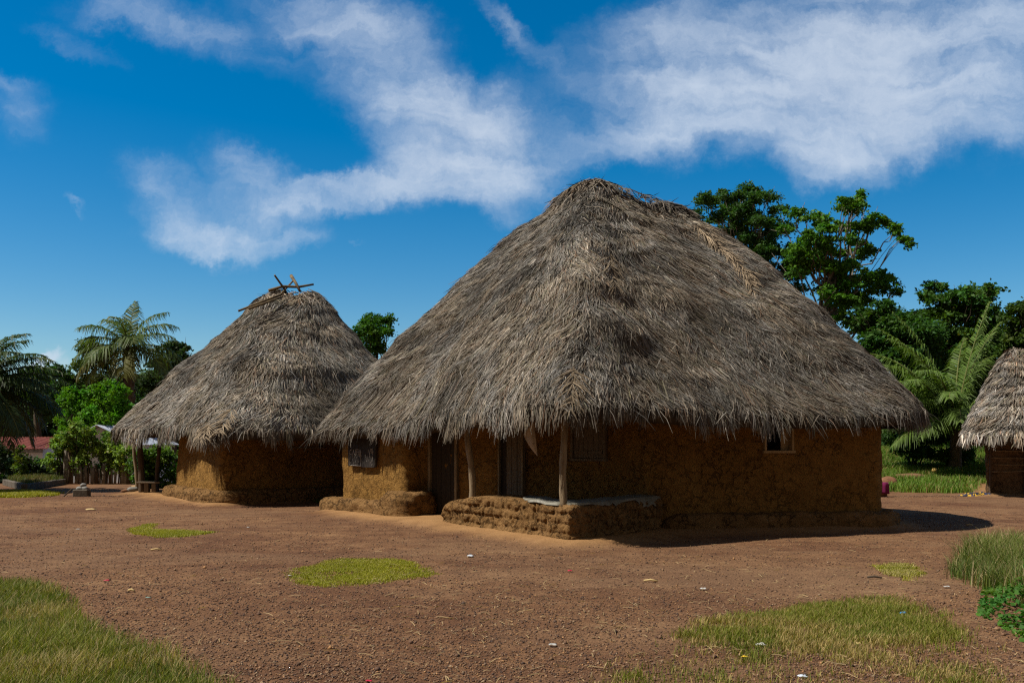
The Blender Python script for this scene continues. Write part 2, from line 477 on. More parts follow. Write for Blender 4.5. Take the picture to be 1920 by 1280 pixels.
# ------------------------------------------------------------------ plans of the three huts (metres, camera at the origin looking along +Y)
mL, mB, mC, mD, mE, mF, mG = (-4.05, 21.3), (-2.30, 19.40), (-1.86, 19.85), (2.55, 16.40), (7.08, 17.25), (7.9, 23.2), (1.5, 26.4)
MAIN = [mL, mB, mC, mD, mE, mF, mG]
BENCH_OUT = [(-1.36, 17.75), (0.90, 14.35), (2.68, 16.25)]
MAIN_HULL = [mL, (-2.6, 19.0), (-1.36, 17.75), (0.90, 14.35), (2.68, 16.25), mE, mF, mG]
SMALL = [(-9.95, 27.0), (-7.55, 23.6), (-3.4, 27.6), (-6.3, 31.5)]
SMALL_HULL = [(-12.1, 29.4), (-11.6, 28.4), (-9.95, 26.6), (-7.55, 23.6), (-3.4, 27.6), (-6.3, 31.5), (-10.5, 31.0)]
THIRD = [(14.62, 27.95), (19.0, 27.2), (20.6, 31.2), (17.1, 32.0)]

# ------------------------------------------------------------------ ground
def apron(x, y):
    x = np.asarray(x, float); y = np.asarray(y, float)
    r = np.zeros(x.shape)
    wob = (fbm(np.stack([x * .9, y * .9], -1), 5, 3) - .5) * .7
    for poly, w in ((MAIN_HULL, .95), (SMALL_HULL, .75), (THIRD, .6)):
        d = d_poly(x, y, poly); d = np.where(in_poly(x, y, poly), 0, d)
        r = np.maximum(r, 1 - sstep(.15, w, d + wob * np.minimum(1, d * 2)))
    return r
def gh(x, y):
    x = np.asarray(x, float); y = np.asarray(y, float)
    z = (fbm(np.stack([x * .35, y * .35], -1), 1, 3) - .5) * .05 + (fbm(np.stack([x * 2.2, y * 2.2], -1), 3, 3) - .5) * .02
    z = z + apron(x, y) * .085
    z = z + 1.25 * sstep(30, 43, y) * sstep(7.0, 11.0, x)
    z = z - 1.5 * sstep(37.5, 47, y) * sstep(-9, -14, x)
    z = z + .12 * np.exp(-((x - 5.4) ** 2 + (y - 8.4) ** 2) / 1.6)
    return z
def axis(lo, hi, step, far, ratio=1.25):
    a = list(np.arange(lo, hi + step * .5, step)); s = step
    while a[-1] < far: s *= ratio; a.append(a[-1] + s)
    s = step
    while a[0] > -far: s *= ratio; a.insert(0, a[0] - s)
    return np.array(a)
gx = axis(-9, 10, .09, 900); gy = axis(4.5, 26, .09, 900)
GX, GY = np.meshgrid(gx, gy)
gV = np.stack([GX, GY, gh(GX, GY)], -1).reshape(-1, 3)
ap = apron(gV[:, 0], gV[:, 1])
gm, t, b = new_mat('laterite_ground')
N = t.nodes; L = t.links
tcn = N.new('ShaderNodeTexCoord'); at = N.new('ShaderNodeAttribute'); at.attribute_name = 'Col'
def nz_(scale, det=6, ro=.6):
    n = N.new('ShaderNodeTexNoise'); n.inputs['Scale'].default_value = scale; n.inputs['Detail'].default_value = det; n.inputs['Roughness'].default_value = ro
    L.new(tcn.outputs['Object'], n.inputs['Vector']); return n
def ramp_(src, stops):
    c = N.new('ShaderNodeValToRGB'); e = c.color_ramp.elements
    e[0].position, e[0].color = stops[0][0], (*stops[0][1], 1); e[1].position, e[1].color = stops[-1][0], (*stops[-1][1], 1)
    for p, cc in stops[1:-1]:
        q = e.new(p); q.color = (*cc, 1)
    L.new(src, c.inputs[0]); return c
def mixc_(f, a_, b_, bt='MIX'):
    m_ = N.new('ShaderNodeMix'); m_.data_type = 'RGBA'; m_.blend_type = bt
    for k, v in (('Factor', f), ('A', a_), ('B', b_)):
        if isinstance(v, (int, float)): m_.inputs[k].default_value = v
        elif isinstance(v, tuple): m_.inputs[k].default_value = (*v, 1)
        else: L.new(v, m_.inputs[k])
    return m_.outputs['Result']
big = nz_(.35, 5); mid = nz_(2.6, 7, .7); fin = nz_(38, 5, .75)
base_c = ramp_(mid.outputs[0], [(.3, (.102, .053, .030)), (.5, (.150, .080, .043)), (.72, (.225, .134, .074))])
bigr = ramp_(big.outputs[0], [(.36, (.74, .66, .64)), (.64, (1.22, 1.22, 1.12))])
g1 = mixc_(1.0, base_c.outputs[0], bigr.outputs[0], 'MULTIPLY')
finr = ramp_(fin.outputs[0], [(.36, (.38, .35, .36)), (.5, (1, 1, 1)), (.64, (1.6, 1.48, 1.3))])
g2 = mixc_(.85, g1, finr.outputs[0], 'MULTIPLY')
apr = ramp_(mid.outputs[0], [(.3, (.25, .135, .055)), (.7, (.36, .205, .088))])
sepc = N.new('ShaderNodeSeparateColor'); L.new(at.outputs['Color'], sepc.inputs[0])
dus = ramp_(fin.outputs[0], [(.34, (.10, .058, .034)), (.5, (.205, .124, .068)), (.66, (.31, .21, .12))])
dfac = N.new('ShaderNodeMath'); dfac.operation = 'MULTIPLY'; dfac.inputs[1].default_value = .42; L.new(sepc.outputs[1], dfac.inputs[0])
g2 = mixc_(dfac.outputs[0], g2, dus.outputs[0])
g3 = mixc_(sepc.outputs[0], g2, apr.outputs[0])
L.new(g3, b.inputs['Base Color'])
bp = N.new('ShaderNodeBump'); bp.inputs['Strength'].default_value = .75; bp.inputs['Distance'].default_value = .03
L.new(fin.outputs[0], bp.inputs['Height']); L.new(bp.outputs[0], b.inputs['Normal'])
b.inputs['Roughness'].default_value = .95; set_spec(b, .12)
def dust(x, y):
    n1 = fbm(np.stack([x * .28, y * .55], -1), 201, 4); n2 = fbm(np.stack([x * 1.1, y * 2.6], -1), 205, 4)
    d = sstep(.42, .66, n1 * .6 + n2 * .4) * .75
    d = d + .55 * np.exp(-((x - 3.2) / 3.2) ** 2 - ((y - 11.4) / 1.8) ** 2) + .5 * np.exp(-((x - 4.6) / 1.2) ** 2 - ((y - 7.4) / 1.2) ** 2)
    d = d - .55 * np.exp(-((x + 2.2) / 2.6) ** 2 - ((y - 8.2) / 2.2) ** 2)
    return np.clip(d, 0, 1)
gcol = np.stack([ap, dust(gV[:, 0], gV[:, 1]), ap * 0], 1)
g = mesh_np('ground', gV, grid_faces(len(gy), len(gx)), gm, col=gcol, smooth=True)
tag(g, 'reddish brown gravel yard of beaten earth around the huts', 'ground', kind='structure')

# ------------------------------------------------------------------ thatched roofs
class Roof:
    def __init__(s, ctrl, r0, r1, p, lump=.06, seed=0, top=.18, tiers=()):
        s.tiers = tiers
        c = np.array(ctrl, float); n = len(c); P = []
        for i in range(n):
            p0, p1, p2, p3 = c[i - 1], c[i], c[(i + 1) % n], c[(i + 2) % n]
            for k in range(24):
                t = k / 24
                P.append(.5 * (2 * p1 + (p2 - p0) * t + (2 * p0 - 5 * p1 + 4 * p2 - p3) * t * t + (3 * p1 - p0 - 3 * p2 + p3) * t ** 3))
        s.E, q = resample(np.array(P), .06, closed=True)
        s.n = len(s.E); s.per = s.n * .06
        r0 = np.array(r0, float); r1 = np.array(r1, float); d = r1 - r0
        k = np.clip(((s.E - r0)[:, :2] @ d[:2]) / (d[:2] @ d[:2]), 0, 1)
        A = r0 + d * k[:, None]
        o = s.E - A; o[:, 2] = 0
        s.A = A + unit(o) * top
        s.p, s.lump, s.seed = p, lump, seed
    def raw(s, u, t):
        f = (u % 1.0) * s.n; i = np.floor(f).astype(int) % s.n; j = (i + 1) % s.n; w = (f - np.floor(f))[..., None]
        E = s.E[i] * (1 - w) + s.E[j] * w; A = s.A[i] * (1 - w) + s.A[j] * w
        t = np.asarray(t)[..., None]
        P = A + (E - A) * t
        P[..., 2] = (A[..., 2:] - (A[..., 2:] - E[..., 2:]) * np.maximum(t, 0) ** s.p)[..., 0]
        return P
    def at(s, u, t):
        P = s.raw(u, t); e = 1e-3
        du = s.raw(u + e, t) - s.raw(u - e, t); dt = s.raw(u, t + e) - s.raw(u, t - e)
        Tt = unit(dt); Tu = unit(du - (du * Tt).sum(-1, keepdims=True) * Tt); Nn = np.cross(Tu, Tt)
        Nn = np.where(Nn[..., 2:] < 0, -Nn, Nn); Nn = unit(Nn)
        h = (fbm(P * 1.1, s.seed, 3) - .5) * 2 * s.lump + (fbm(P * 3.7, s.seed + 9, 2) - .5) * s.lump * .8
        for t0, am in s.tiers:
            tw = t0 + (fbm(np.stack([np.asarray(u) * 9 % 9, u * 0 + t0 * 13], -1), s.seed + 21, 3) - .5) * .13
            vv_ = .5 + fbm(np.stack([np.asarray(u) * 15, u * 0 + t0 * 29], -1), s.seed + 23, 2)
            h = h + am * vv_ * (sstep(tw - .24, tw - .03, t) - sstep(tw - .03, tw + .035, t))
        return P + Nn * h[..., None], Tt, Tu, Nn
    def slant(s):
        return np.linalg.norm(s.E - s.A, axis=1)
PAL = np.array([(.20, .182, .160), (.26, .222, .178), (.070, .060, .050), (.40, .36, .305), (.18, .125, .092), (.14, .132, .112), (.29, .272, .25), (.155, .148, .10)])
def strand_cols(P, n, seed, warm=0.0, gain=1.0, dark=None):
    w = np.array([.26, .17, .13, .05, .08, .17, .09, .05])
    k = rng.choice(len(PAL), n, p=w / w.sum())
    c = PAL[k] * rng.uniform(.78, 1.2, (n, 1))
    patch = fbm(P * .8, seed + 31, 4)
    c = c * (1 + (patch - .5)[:, None] * 1.9)
    tint = fbm(P * 1.4, seed + 57, 3)[:, None]
    c = c * (np.array([[1.04, 1.0, .93]]) * sstep(.45, .6, tint) + np.array([[.97, 1.0, 1.03]]) * (1 - sstep(.45, .6, tint)))
    return np.clip(c * gain * np.array([[1 + warm, 1, 1 - warm]]), .01, .9)
def thatch(name, parent, R, n_body, n_hem, hem, width, gain, seed, bias=None, n_cap=1800, courses=.036, front=None, warm=0.0, cap_name='ridge_cap', lift=1.0, slen=1.0, fan=None):
    # the packed core under the loose strands: outer skin, hem, and the inside
    U = np.linspace(0, 1, 260, endpoint=False); T = np.concatenate([np.linspace(0, 1, 34)])
    uu, tt = np.meshgrid(U, T)
    P, Tt, Tu, Nn = R.at(uu.ravel(), tt.ravel())
    P = (P - Nn * .02).reshape(len(T), len(U), 3)
    Pin = R.raw(uu.ravel(), np.minimum(tt.ravel(), .985)).reshape(len(T), len(U), 3)[::-1].copy(); Pin[..., 2] -= .26
    V = np.concatenate([P, Pin]).reshape(-1, 3)
    kc = rng.uniform(.6, 1.3, (len(V), 1)) * np.array([[.062, .05, .038]])
    Vs, Fs, Cs = [V], [grid_faces(2 * len(T), len(U), wrap=True)], [kc]; off = len(V)
    def add(V, F, C):
        nonlocal off
        Vs.append(V); Fs.append(F + off); Cs.append(np.repeat(C, 6, 0)); off += len(V)
    # ---- body
    n = n_body
    u = rng.random(n)
    if front is not None:                                     # more strands where the roof faces the yard
        keep = rng.random(n) < front(u); u = u[keep]; n = len(u)
    L_ = R.slant()[(u * R.n).astype(int) % R.n]
    t = np.sqrt(rng.random(n) * .985 + .015)
    cw = courses * (1 + .0 * u)
    ph = (fbm(np.stack([u * 26, t * 2], -1), seed + 3, 3) - .5) * .09
    crs = rng.random(n) < .62
    kq = np.floor((t + ph) / cw) * cw - ph + rng.normal(0, .010, n)
    t_tip = np.where(crs, kq, t)
    ln = rng.uniform(.28, .62, n) * slen
    t_tip = np.clip(t_tip, .03, 1.03)
    t_b = np.maximum(t_tip - ln / L_, 0.0)
    lat = rng.normal(0, .42, n) + (fbm(np.stack([u * 26, t * 5.0], -1), seed + 5, 3) - .5) * 3.2
    # fronds laid side by side: every frond spreads its leaflets to both sides of its rib
    frond = np.floor(u * R.per / .34 + np.floor(t / .11) * .37)
    fr = (u * R.per / .34 + np.floor(t / .11) * .37) - frond - .5
    lat += fr * 1.0
    if bias is not None: lat += bias(u, t)
    lat *= np.minimum(1, t * 3)
    du = lat * ln / R.per
    B, Tt, Tu, Nn = R.at(u, t_b)
    Tp, Tt2, Tu2, Nn2 = R.at(u + du, t_tip)
    lf = (rng.uniform(.0, .075, n) + np.where(crs, .035, 0)) * lift
    Mm, _, _, Nm = R.at(u + du * .5, (t_b + t_tip) / 2)
    B = B + Nn * rng.uniform(-.01, .02, n)[:, None]
    Mm = Mm + Nm * (lf * .6 + .012)[:, None]
    Tp = Tp + Nn2 * lf[:, None]
    w = rng.uniform(.55, 1.25, n) * width
    d = unit(Tp - B); sd_ = unit(np.cross(d, Nm + rng.normal(0, .45, (n, 3))))
    add(*strands(B, Mm, Tp, w * .8, w, w * .22, sd_), strand_cols(Tp, n, seed, warm, gain))
    # ---- sagging ledges where an older layer ends over the one below
    n = int(n_body * .10); u = rng.random(n); led = rng.choice(np.array([.13, .25, .38, .50, .62, .74, .86]), n)
    t_l = led + (fbm(np.stack([u * 14, led * 9], -1), seed + 13, 3) - .5) * .16
    keep = fbm(np.stack([u * 22, led * 31], -1), seed + 15, 3) > .52
    if front is not None: keep &= rng.random(n) < front(u)
    u, t_l = u[keep], np.clip(t_l[keep], .05, .97); n = len(u); L_ = R.slant()[(u * R.n).astype(int) % R.n]
    ln = rng.uniform(.3, .6, n) * slen * 1.2; t_l = t_l + rng.normal(0, .006, n); du = (rng.normal(0, .3, n) + (0 if bias is None else bias(u, t_l))) * ln / R.per
    B, _, _, Nb = R.at(u, np.maximum(t_l - ln / L_, .01)); Tp, _, _, Nt = R.at(u + du, t_l); Mm = (B + Tp) / 2 + Nt * (.05 * lift + .02)
    Tp = Tp + Nt * (rng.uniform(.05, .13, n) * (.5 + .5 * lift))[:, None]; d = unit(Tp - B); sd_ = unit(np.cross(d, Nt + rng.normal(0, .4, (n, 3))))
    w = rng.uniform(.6, 1.25, n) * width
    add(*strands(B, Mm, Tp, w * .8, w, w * .25, sd_), strand_cols(Tp, n, seed + 6, warm, gain * 1.03))
    # ---- loose rough strands that stand off the slope
    n = int(n_body * .014); u = rng.random(n); t = np.sqrt(rng.random(n))
    B, Tt, Tu, Nn = R.at(u, t)
    dirv = unit(Tt + Tu * rng.normal(0, .9, (n, 1)) + Nn * rng.uniform(-.05, .28, (n, 1)))
    ln = rng.uniform(.15, .5, n)[:, None]
    Tp = B + dirv * ln - np.array([[0, 0, 1]]) * ln * .12; Mm = B + dirv * ln * .5 + Nn * .02
    sd_ = unit(np.cross(dirv, Nn + rng.normal(0, .4, (n, 3))))
    add(*strands(B + Nn * .03, Mm + Nn * .03, Tp + Nn * .03, width * .6, width * .6, width * .15, sd_), strand_cols(Tp, n, seed + 2, warm, gain * .95))
    # ---- hanging hem
    n = n_hem; u = rng.random(n)
    if front is not None:
        keep = rng.random(n) < front(u); u = u[keep]; n = len(u)
    s = u * R.per
    tuft = fbm(np.stack([s * 1.5, s * 0], -1), seed + 71, 3); tuft2 = vn(np.stack([s * 5.2, s * 0 + 3], -1), seed + 73)
    hang = (hem[0] + (hem[1] - hem[0]) * sstep(.3, .7, tuft * .65 + tuft2 * .35)) * rng.uniform(.35, 1.0, n) ** .6
    t0 = 1 - rng.random(n) ** 1.5 * .11
    B, Tt, Tu, Nn = R.at(u, t0 - .05)
    Ed, Tt, Tu, Nn = R.at(u, np.maximum(t0, .97))
    cell = np.floor(s / .32); cc = (s / .32 - cell - .5)
    lat = cc * .5 + rng.normal(0, .15, n)
    outw = np.stack([Tt[:, 0], Tt[:, 1], 0 * u], 1); outw = unit(outw)
    Ed = Ed + Nn * rng.uniform(-.02, .07, n)[:, None]
    Tp = Ed + outw * (hang * rng.uniform(.02, .32, n))[:, None] + Tu * (lat * hang)[:, None] - np.array([[0, 0, 1.0]]) * hang[:, None] * rng.uniform(.8, 1.05, n)[:, None]
    w = rng.uniform(.6, 1.3, n) * width * 1.1
    sd_ = unit(Tu + rng.normal(0, .5, (n, 3)))
    add(*strands(B, Ed, Tp, w * .8, w, w * .3, sd_), strand_cols(Tp, n, seed + 4, warm + .02, gain * 1.02))
    if fan is not None:                                       # whole fronds lying over the slope: (u, t, length, spread, gain)
        for (fu, ft, fl, fs, fg) in fan:
            n = int(75 * fl); q = rng.random(n); side = np.where(rng.random(n) < .5, -1.0, 1.0)
            tt_ = ft + q * fl / 7.0
            B, Tt, Tu, Nn = R.at(np.full(n, fu), tt_)
            ln = (.55 * (1 - .5 * q)) * rng.uniform(.8, 1.15, n)
            dirv = unit(Tt * .8 + Tu * (side * fs * rng.uniform(.5, 1.2, n))[:, None] + rng.normal(0, .16, (n, 3)))
            Tp = B + dirv * ln[:, None] + Nn * .05; Mm = B + dirv * (ln * .5)[:, None] + Nn * .09
            sd_ = unit(np.cross(dirv, Nn + rng.normal(0, .3, (n, 3))))
            add(*strands(B + Nn * .07, Mm, Tp, width * 1.1, width * 1.2, width * .3, sd_), np.clip(np.array([[.36, .28, .19]]) * rng.uniform(.6, 1.3, (n, 1)) * fg, 0, 1))
    V = np.concatenate(Vs); F = np.concatenate(Fs); C = np.concatenate(Cs)
    return mesh_np(name, V, F, M['thatch'], parent, C)
def ridge_cap(name, parent, R, n, seed, width, gain, reach=.75, wild=.12):
    """messy bundle of strands laid across the top"""
    u = rng.random(n); t = rng.uniform(-.0, .10, n) ** 1
    P, Tt, Tu, Nn = R.at(u, t)
    ln = rng.uniform(.35, 1.0, n) * reach
    dirv = unit(Tt * rng.uniform(.7, 1.2, (n, 1)) + Tu * rng.normal(0, .7, (n, 1)))
    B = P - dirv * (ln * .35)[:, None] + Nn * rng.uniform(.02, .12, n)[:, None]
    T_, a, b_, N2 = R.at(u, t + ln * .55 / 6.0)
    Tp = B + dirv * ln[:, None]; Tp[:, 2] = np.minimum(Tp[:, 2], T_[:, 2] + rng.uniform(.05, .28, n))
    Mm = (B + Tp) / 2 + Nn * .05
    k = rng.random(n) < wild
    Tp[k] += np.array([[0, 0, 1]]) * rng.uniform(.0, .22, (k.sum(), 1)); 
    sd_ = unit(np.cross(dirv, Nn + rng.normal(0, .5, (n, 3))))
    V, F = strands(B, Mm, Tp, width, width, width * .25, sd_)
    C = np.repeat(strand_cols(Tp, n, seed, .05, gain), 6, 0)
    return mesh_np(name, V, F, M['thatch'], parent, C)

# ------------------------------------------------------------------ mud building pieces
def wall_strip(name, parent, path, z1, mat, seed, amp=.05, step=.055, holes=(), closed=True, corner=.22, z0=-.12, batter=.0, roof=None):
    """daubed wall over a plan path; holes = (centre xy, half width, z low, z high)"""
    P = round_corners(path, corner, 5, closed)
    R, q = resample(P, step, closed)
    n = len(R); zz = np.arange(z0, z1 + step, step); m = len(zz)
    d = (np.roll(R, -1, 0) - np.roll(R, 1, 0)) if closed else np.gradient(R, axis=0)
    nr = unit(np.stack([d[:, 1], -d[:, 0]], 1))
    X = np.repeat(R[None], m, 0); Z = np.repeat(zz[:, None], n, 1); NR = np.repeat(nr[None], m, 0)
    Q = np.concatenate([X, Z[..., None]], -1)
    a = (fbm(Q * 1.6, seed, 3) - .5) * 2 * amp + (fbm(Q * 7, seed + 5, 3) - .5) * 1.2 * amp
    a = a + batter * (1 - Z / z1)
    V = Q.copy(); V[..., :2] += NR * a[..., None]
    V[..., 2] += (fbm(Q * 2.5, seed + 9, 2) - .5) * .03
    if roof is not None:                                      # the wall stops under the thatch
        uu, tt = np.meshgrid(np.linspace(0, 1, 500), np.linspace(.3, 1, 90)); RP = roof.raw(uu.ravel(), tt.ravel())
        tops = np.array([RP[np.argmin((RP[:, 0] - a_) ** 2 + (RP[:, 1] - b__) ** 2), 2] for a_, b__ in R]) - .17
        V[..., 2] = np.minimum(V[..., 2], tops[None])
    F = grid_faces(m, n, wrap=closed)
    if holes:
        cen = V.reshape(-1, 3)[F].mean(1); keep = np.ones(len(F), bool)
        for (cx, cy), hw, za, zb in holes:
            keep &= ~((np.hypot(cen[:, 0] - cx, cen[:, 1] - cy) < hw) & (cen[:, 2] > za) & (cen[:, 2] < zb))
        F = F[keep]
    return mesh_np(name, V, F, mat, parent, smooth=True)
def plinth(name, parent, path, w, h, mat, seed, amp=.05, step=.05, taper=.35, corner=.3, label=None):
    P = round_corners(path, corner, 5); R, q = resample(P, step); n = len(R); Ltot = q[-1]
    d = np.gradient(R, axis=0); nr = unit(np.stack([d[:, 1], -d[:, 0]], 1))
    prof = [(1.10, -.15), (1.06, .1), (1.04, .3), (1.02, .5), (.97, .7), (.86, .86), (.70, .96), (.5, 1.0), (.25, 1.02), (-.1, 1.03), (-.5, 1.02)]
    pr = resample(np.array(prof) * np.array([1, 1]), .06)[0]
    end = np.sqrt(np.clip(np.minimum(q, Ltot - q) / taper, 0, 1) * (2 - np.clip(np.minimum(q, Ltot - q) / taper, 0, 1)))
    Q = np.zeros((len(pr), n, 3))
    for i, (o, z) in enumerate(pr):
        Q[i, :, :2] = R + nr * (o * w * (np.where(o > 0, end, 1)))[:, None]
        Q[i, :, 2] = z * h * (np.where(z > 0, .25 + .75 * end, 1))
    a = (fbm(Q * 2.3, seed, 3) - .5) * 2 * amp + (fbm(Q * 8, seed + 3, 3) - .5) * 1.5 * amp
    Q[..., :2] += nr[None] * a[..., None] * (pr[:, 0] > .3)[:, None, None]
    Q[..., 2] += a * .7 * (pr[:, 1] > .4)[:, None]
    o = mesh_np(name, Q, grid_faces(len(pr), n)[:, ::-1], mat, parent, smooth=True)
    if label: o['label'] = label
    return o
def along(a, b, k):
    return np.array(a) * (1 - k) + np.array(b) * k
def frame_on_wall(a, b, k0, k1, out):
    """points and heading of an opening on wall a-b, set `out` metres towards the yard"""
    a, b = np.array(a, float), np.array(b, float); d = unit(b - a); nrm = np.array([d[1], -d[0]])
    p, q = along(a, b, k0) + nrm * out, along(a, b, k1) + nrm * out
    return p, q, math.atan2(d[1], d[0]), nrm, d

# ================================================================== MAIN HUT
hut = empty('thatched_hut', (1.6, 20.0, 0), 'largest mud hut with tall grey palm thatch roof and a veranda behind a mud wall', 'hut', 'thatched mud huts of the village')
main_ctrl = [(0.95, 13.80, 2.16), (3.3, 15.2, 2.06), (6.0, 16.18, 2.05), (7.95, 17.5, 2.18), (8.5, 21.0, 2.1), (5.6, 26.0, 2.0), (1.0, 27.6, 1.9),
             (-3.6, 25.2, 1.85), (-4.9, 22.5, 1.80), (-3.55, 20.2, 1.88), (-2.55, 19.1, 1.90), (-1.45, 17.15, 1.98), (.0, 14.75, 2.10)]
RM = Roof(main_ctrl, (1.85, 19.2, 6.98), (3.1, 19.8, 6.68), 1.28, lump=.12, seed=101, tiers=((.13, .09), (.30, .06), (.47, .08), (.66, .07), (.84, .06)))
def u_of(R, x, y):
    return float(np.argmin(np.hypot(R.E[:, 0] - x, R.E[:, 1] - y))) / R.n
# right window is a real opening in the wall
kc = .527; wc = along(mD, mE, kc)
wall_strip('wall', hut, MAIN, 2.75, M['mud'], 21, roof=RM, holes=[(wc, .265, 1.46, 2.12)])
plinth('plinth', hut, [(2.70, 16.42), (4.8, 16.86), (7.0, 17.22), (7.35, 18.0)], .30, .33, M['mud_base'], 31)
plinth('plinth', hut, [(-4.5, 22.0), mL, (-2.85, 20.0), (-2.45, 19.6)], .27, .34, M['mud_base'], 33, amp=.06)
plinth('buttress', hut, [(-2.72, 19.88), mB, (-2.02, 19.62), (-1.75, 19.9)], .36, .56, M['mud_base'], 37, taper=.3, corner=.12, amp=.08)
# veranda wall of lumpy mud blocks
def veranda_wall():
    out, q = resample(round_corners(BENCH_OUT, .10, 4), .022)
    n = len(out); Lt = q[-1]
    a, c, e = (np.array(p, float) for p in BENCH_OUT)
    L1 = np.linalg.norm(c - a)
    ia, ic, ie = np.array((-.80, 18.15)), np.array((1.02, 15.35)), np.array((2.42, 16.75))
    fr = np.where(q < L1, q / L1, (q - L1) / (Lt - L1))[:, None]
    inn = np.where((q < L1)[:, None], ia + (ic - ia) * fr, ic + (ie - ic) * fr)
    dirs = unit(out - inn)
    top = .50 + .13 * sstep(0, 1.6, q) + (fbm(np.stack([q * 1.7, q * 0], -1), 41, 3) - .5) * .05
    endd = np.minimum(q / .28, 1); top = top * (.55 + .45 * np.sqrt(endd * (2 - endd)))
    m = 34; rows = []
    for i in range(m):
        v = i / (m - 1); z = -.12 + (top + .12) * v
        P = np.stack([out[:, 0], out[:, 1], z], 1)
        rows.append((P, v, z))
    V = []
    for P, v, z in rows:
        s = q; h = .155
        zr = (z + .02 * (fbm(np.stack([s * 2, z * 0], -1), 43, 2) - .5) * 3) / h; r = np.floor(zr); fz = zr - r
        bl = .30 + .10 * _h(r.astype(int), r.astype(int) * 0, r.astype(int) * 0, 9)
        sr = s / bl + r * .43 + (fbm(np.stack([s * 3, r * 5.0], -1), 47, 2) - .5) * .8; fs = sr - np.floor(sr)
        jz = np.minimum(fz, 1 - fz) * h; js = np.minimum(fs, 1 - fs) * bl
        groove = np.minimum(sstep(0, .045, jz), sstep(0, .05, js) * .75 + .25)
        blk = _h(np.floor(sr).astype(int), r.astype(int), r.astype(int) * 0, 3)
        Q = np.stack([P[:, 0], P[:, 1], z], 1)
        dsp = -.034 * (1 - groove) * (.3 + 1.2 * vn(Q * 3, 55)) + .035 * (blk - .5) + (fbm(Q * 8, 49, 4, .65) - .5) * .16 + (fbm(Q * 2, 51, 2) - .5) * .10
        dsp = dsp + .05 * (1 - sstep(0, .25, np.maximum(z, 0)))        # spreads at the foot
        edge = np.maximum(0, v - .9) / .1
        dsp = dsp - .05 * edge ** 2
        X = P.copy(); X[:, :2] += dirs * dsp[:, None]
        V.append(X)
    for i in range(1, 15):                                   # the top, then the inner face
        k = min(1, i / 12)
        X = np.zeros((n, 3)); X[:, :2] = out + (inn - out) * k - dirs * .06 * (1 - k); X[:, 2] = top + .01
        X[:, 2] += (fbm(X * np.array([4, 4, 0]), 53, 3) - .5) * .045
        if i > 12: X[:, 2] = (top, .0)[i - 13] if i == 13 else -.1
        V.append(X)
    V = np.array(V)
    F = grid_faces(V.shape[0], n)
    o = mesh_np('veranda_wall', V, F, M['mud_base'], hut, smooth=True)
    # lime plaster that is left over part of the top
    m2 = 12; q2 = np.linspace(2.5, Lt - .02, 110); P2 = []
    ox = np.stack([np.interp(q2, q, out[:, k]) for k in (0, 1)], 1); ix = np.stack([np.interp(q2, q, inn[:, k]) for k in (0, 1)], 1)
    tz = np.interp(q2, q, top); dd = unit(ox - ix)
    rag = (fbm(np.stack([q2 * 3.3, q2 * 0], -1), 57, 4) - .5)
    for i in range(m2):
        k = i / (m2 - 1)
        lead = .05 + .5 * np.clip(1 - (q2 - 2.5) / .5, 0, 1) + np.maximum(-.05, rag) * .75 * (q2 < 4.6)
        kk = lead + (1 - lead) * k
        X = np.zeros((len(q2), 3)); X[:, :2] = ox + (ix - ox) * kk[:, None]
        X[:, 2] = tz + .024 + .012 * k + (fbm(X * np.array([3, 3, 0]), 58, 2) - .5) * .02
        P2.append(X)
    drop = np.maximum(0, -rag * 1.0 + .05) * .5 * sstep(4.6, 5.3, q2)     # it also runs down the face near the hut wall
    X = P2[0].copy(); X[:, :2] += dd * (.02 + .05 * (drop > .02))[:, None]; X[:, 2] -= .035 + drop
    P2.insert(0, X)
    P2 = np.array(P2)
    c = mesh_np('plaster_cap', P2, grid_faces(P2.shape[0], len(q2)), M['plaster'], o, smooth=True)
    c['label'] = 'pale worn plaster on top of the mud wall'
    return o
bench = veranda_wall()
# posts of the veranda
def post(parent, foot, top, r, mat, seed, bend=.05):
    f, t_ = Vector(foot), Vector(top); pts = []
    for i in range(15):
        k = i / 14; p = f.lerp(t_, k)
        o = Vector((math.sin(k * 5 + seed) * bend * math.sin(k * 3.1), math.cos(k * 4 + seed * 2) * bend * .6, 0))
        pts.append(p + o)
    rad = [r * (1.08 - .2 * i / 14 + .09 * math.sin(i * 1.9 + seed)) for i in range(15)]
    return MB().tube(pts, rad, 10).build('post', mat, parent, smooth=True)
pa = gpt(882, 1000); 
post(hut, (-.75, 17.12, .42), (-.84, 17.05, 2.6), .064, M['wood_pale'], 1, .05)
post(hut, (.84, 14.62, .5), (.82, 14.75, 2.75), .058, M['wood_pale'], 4.2, .03)
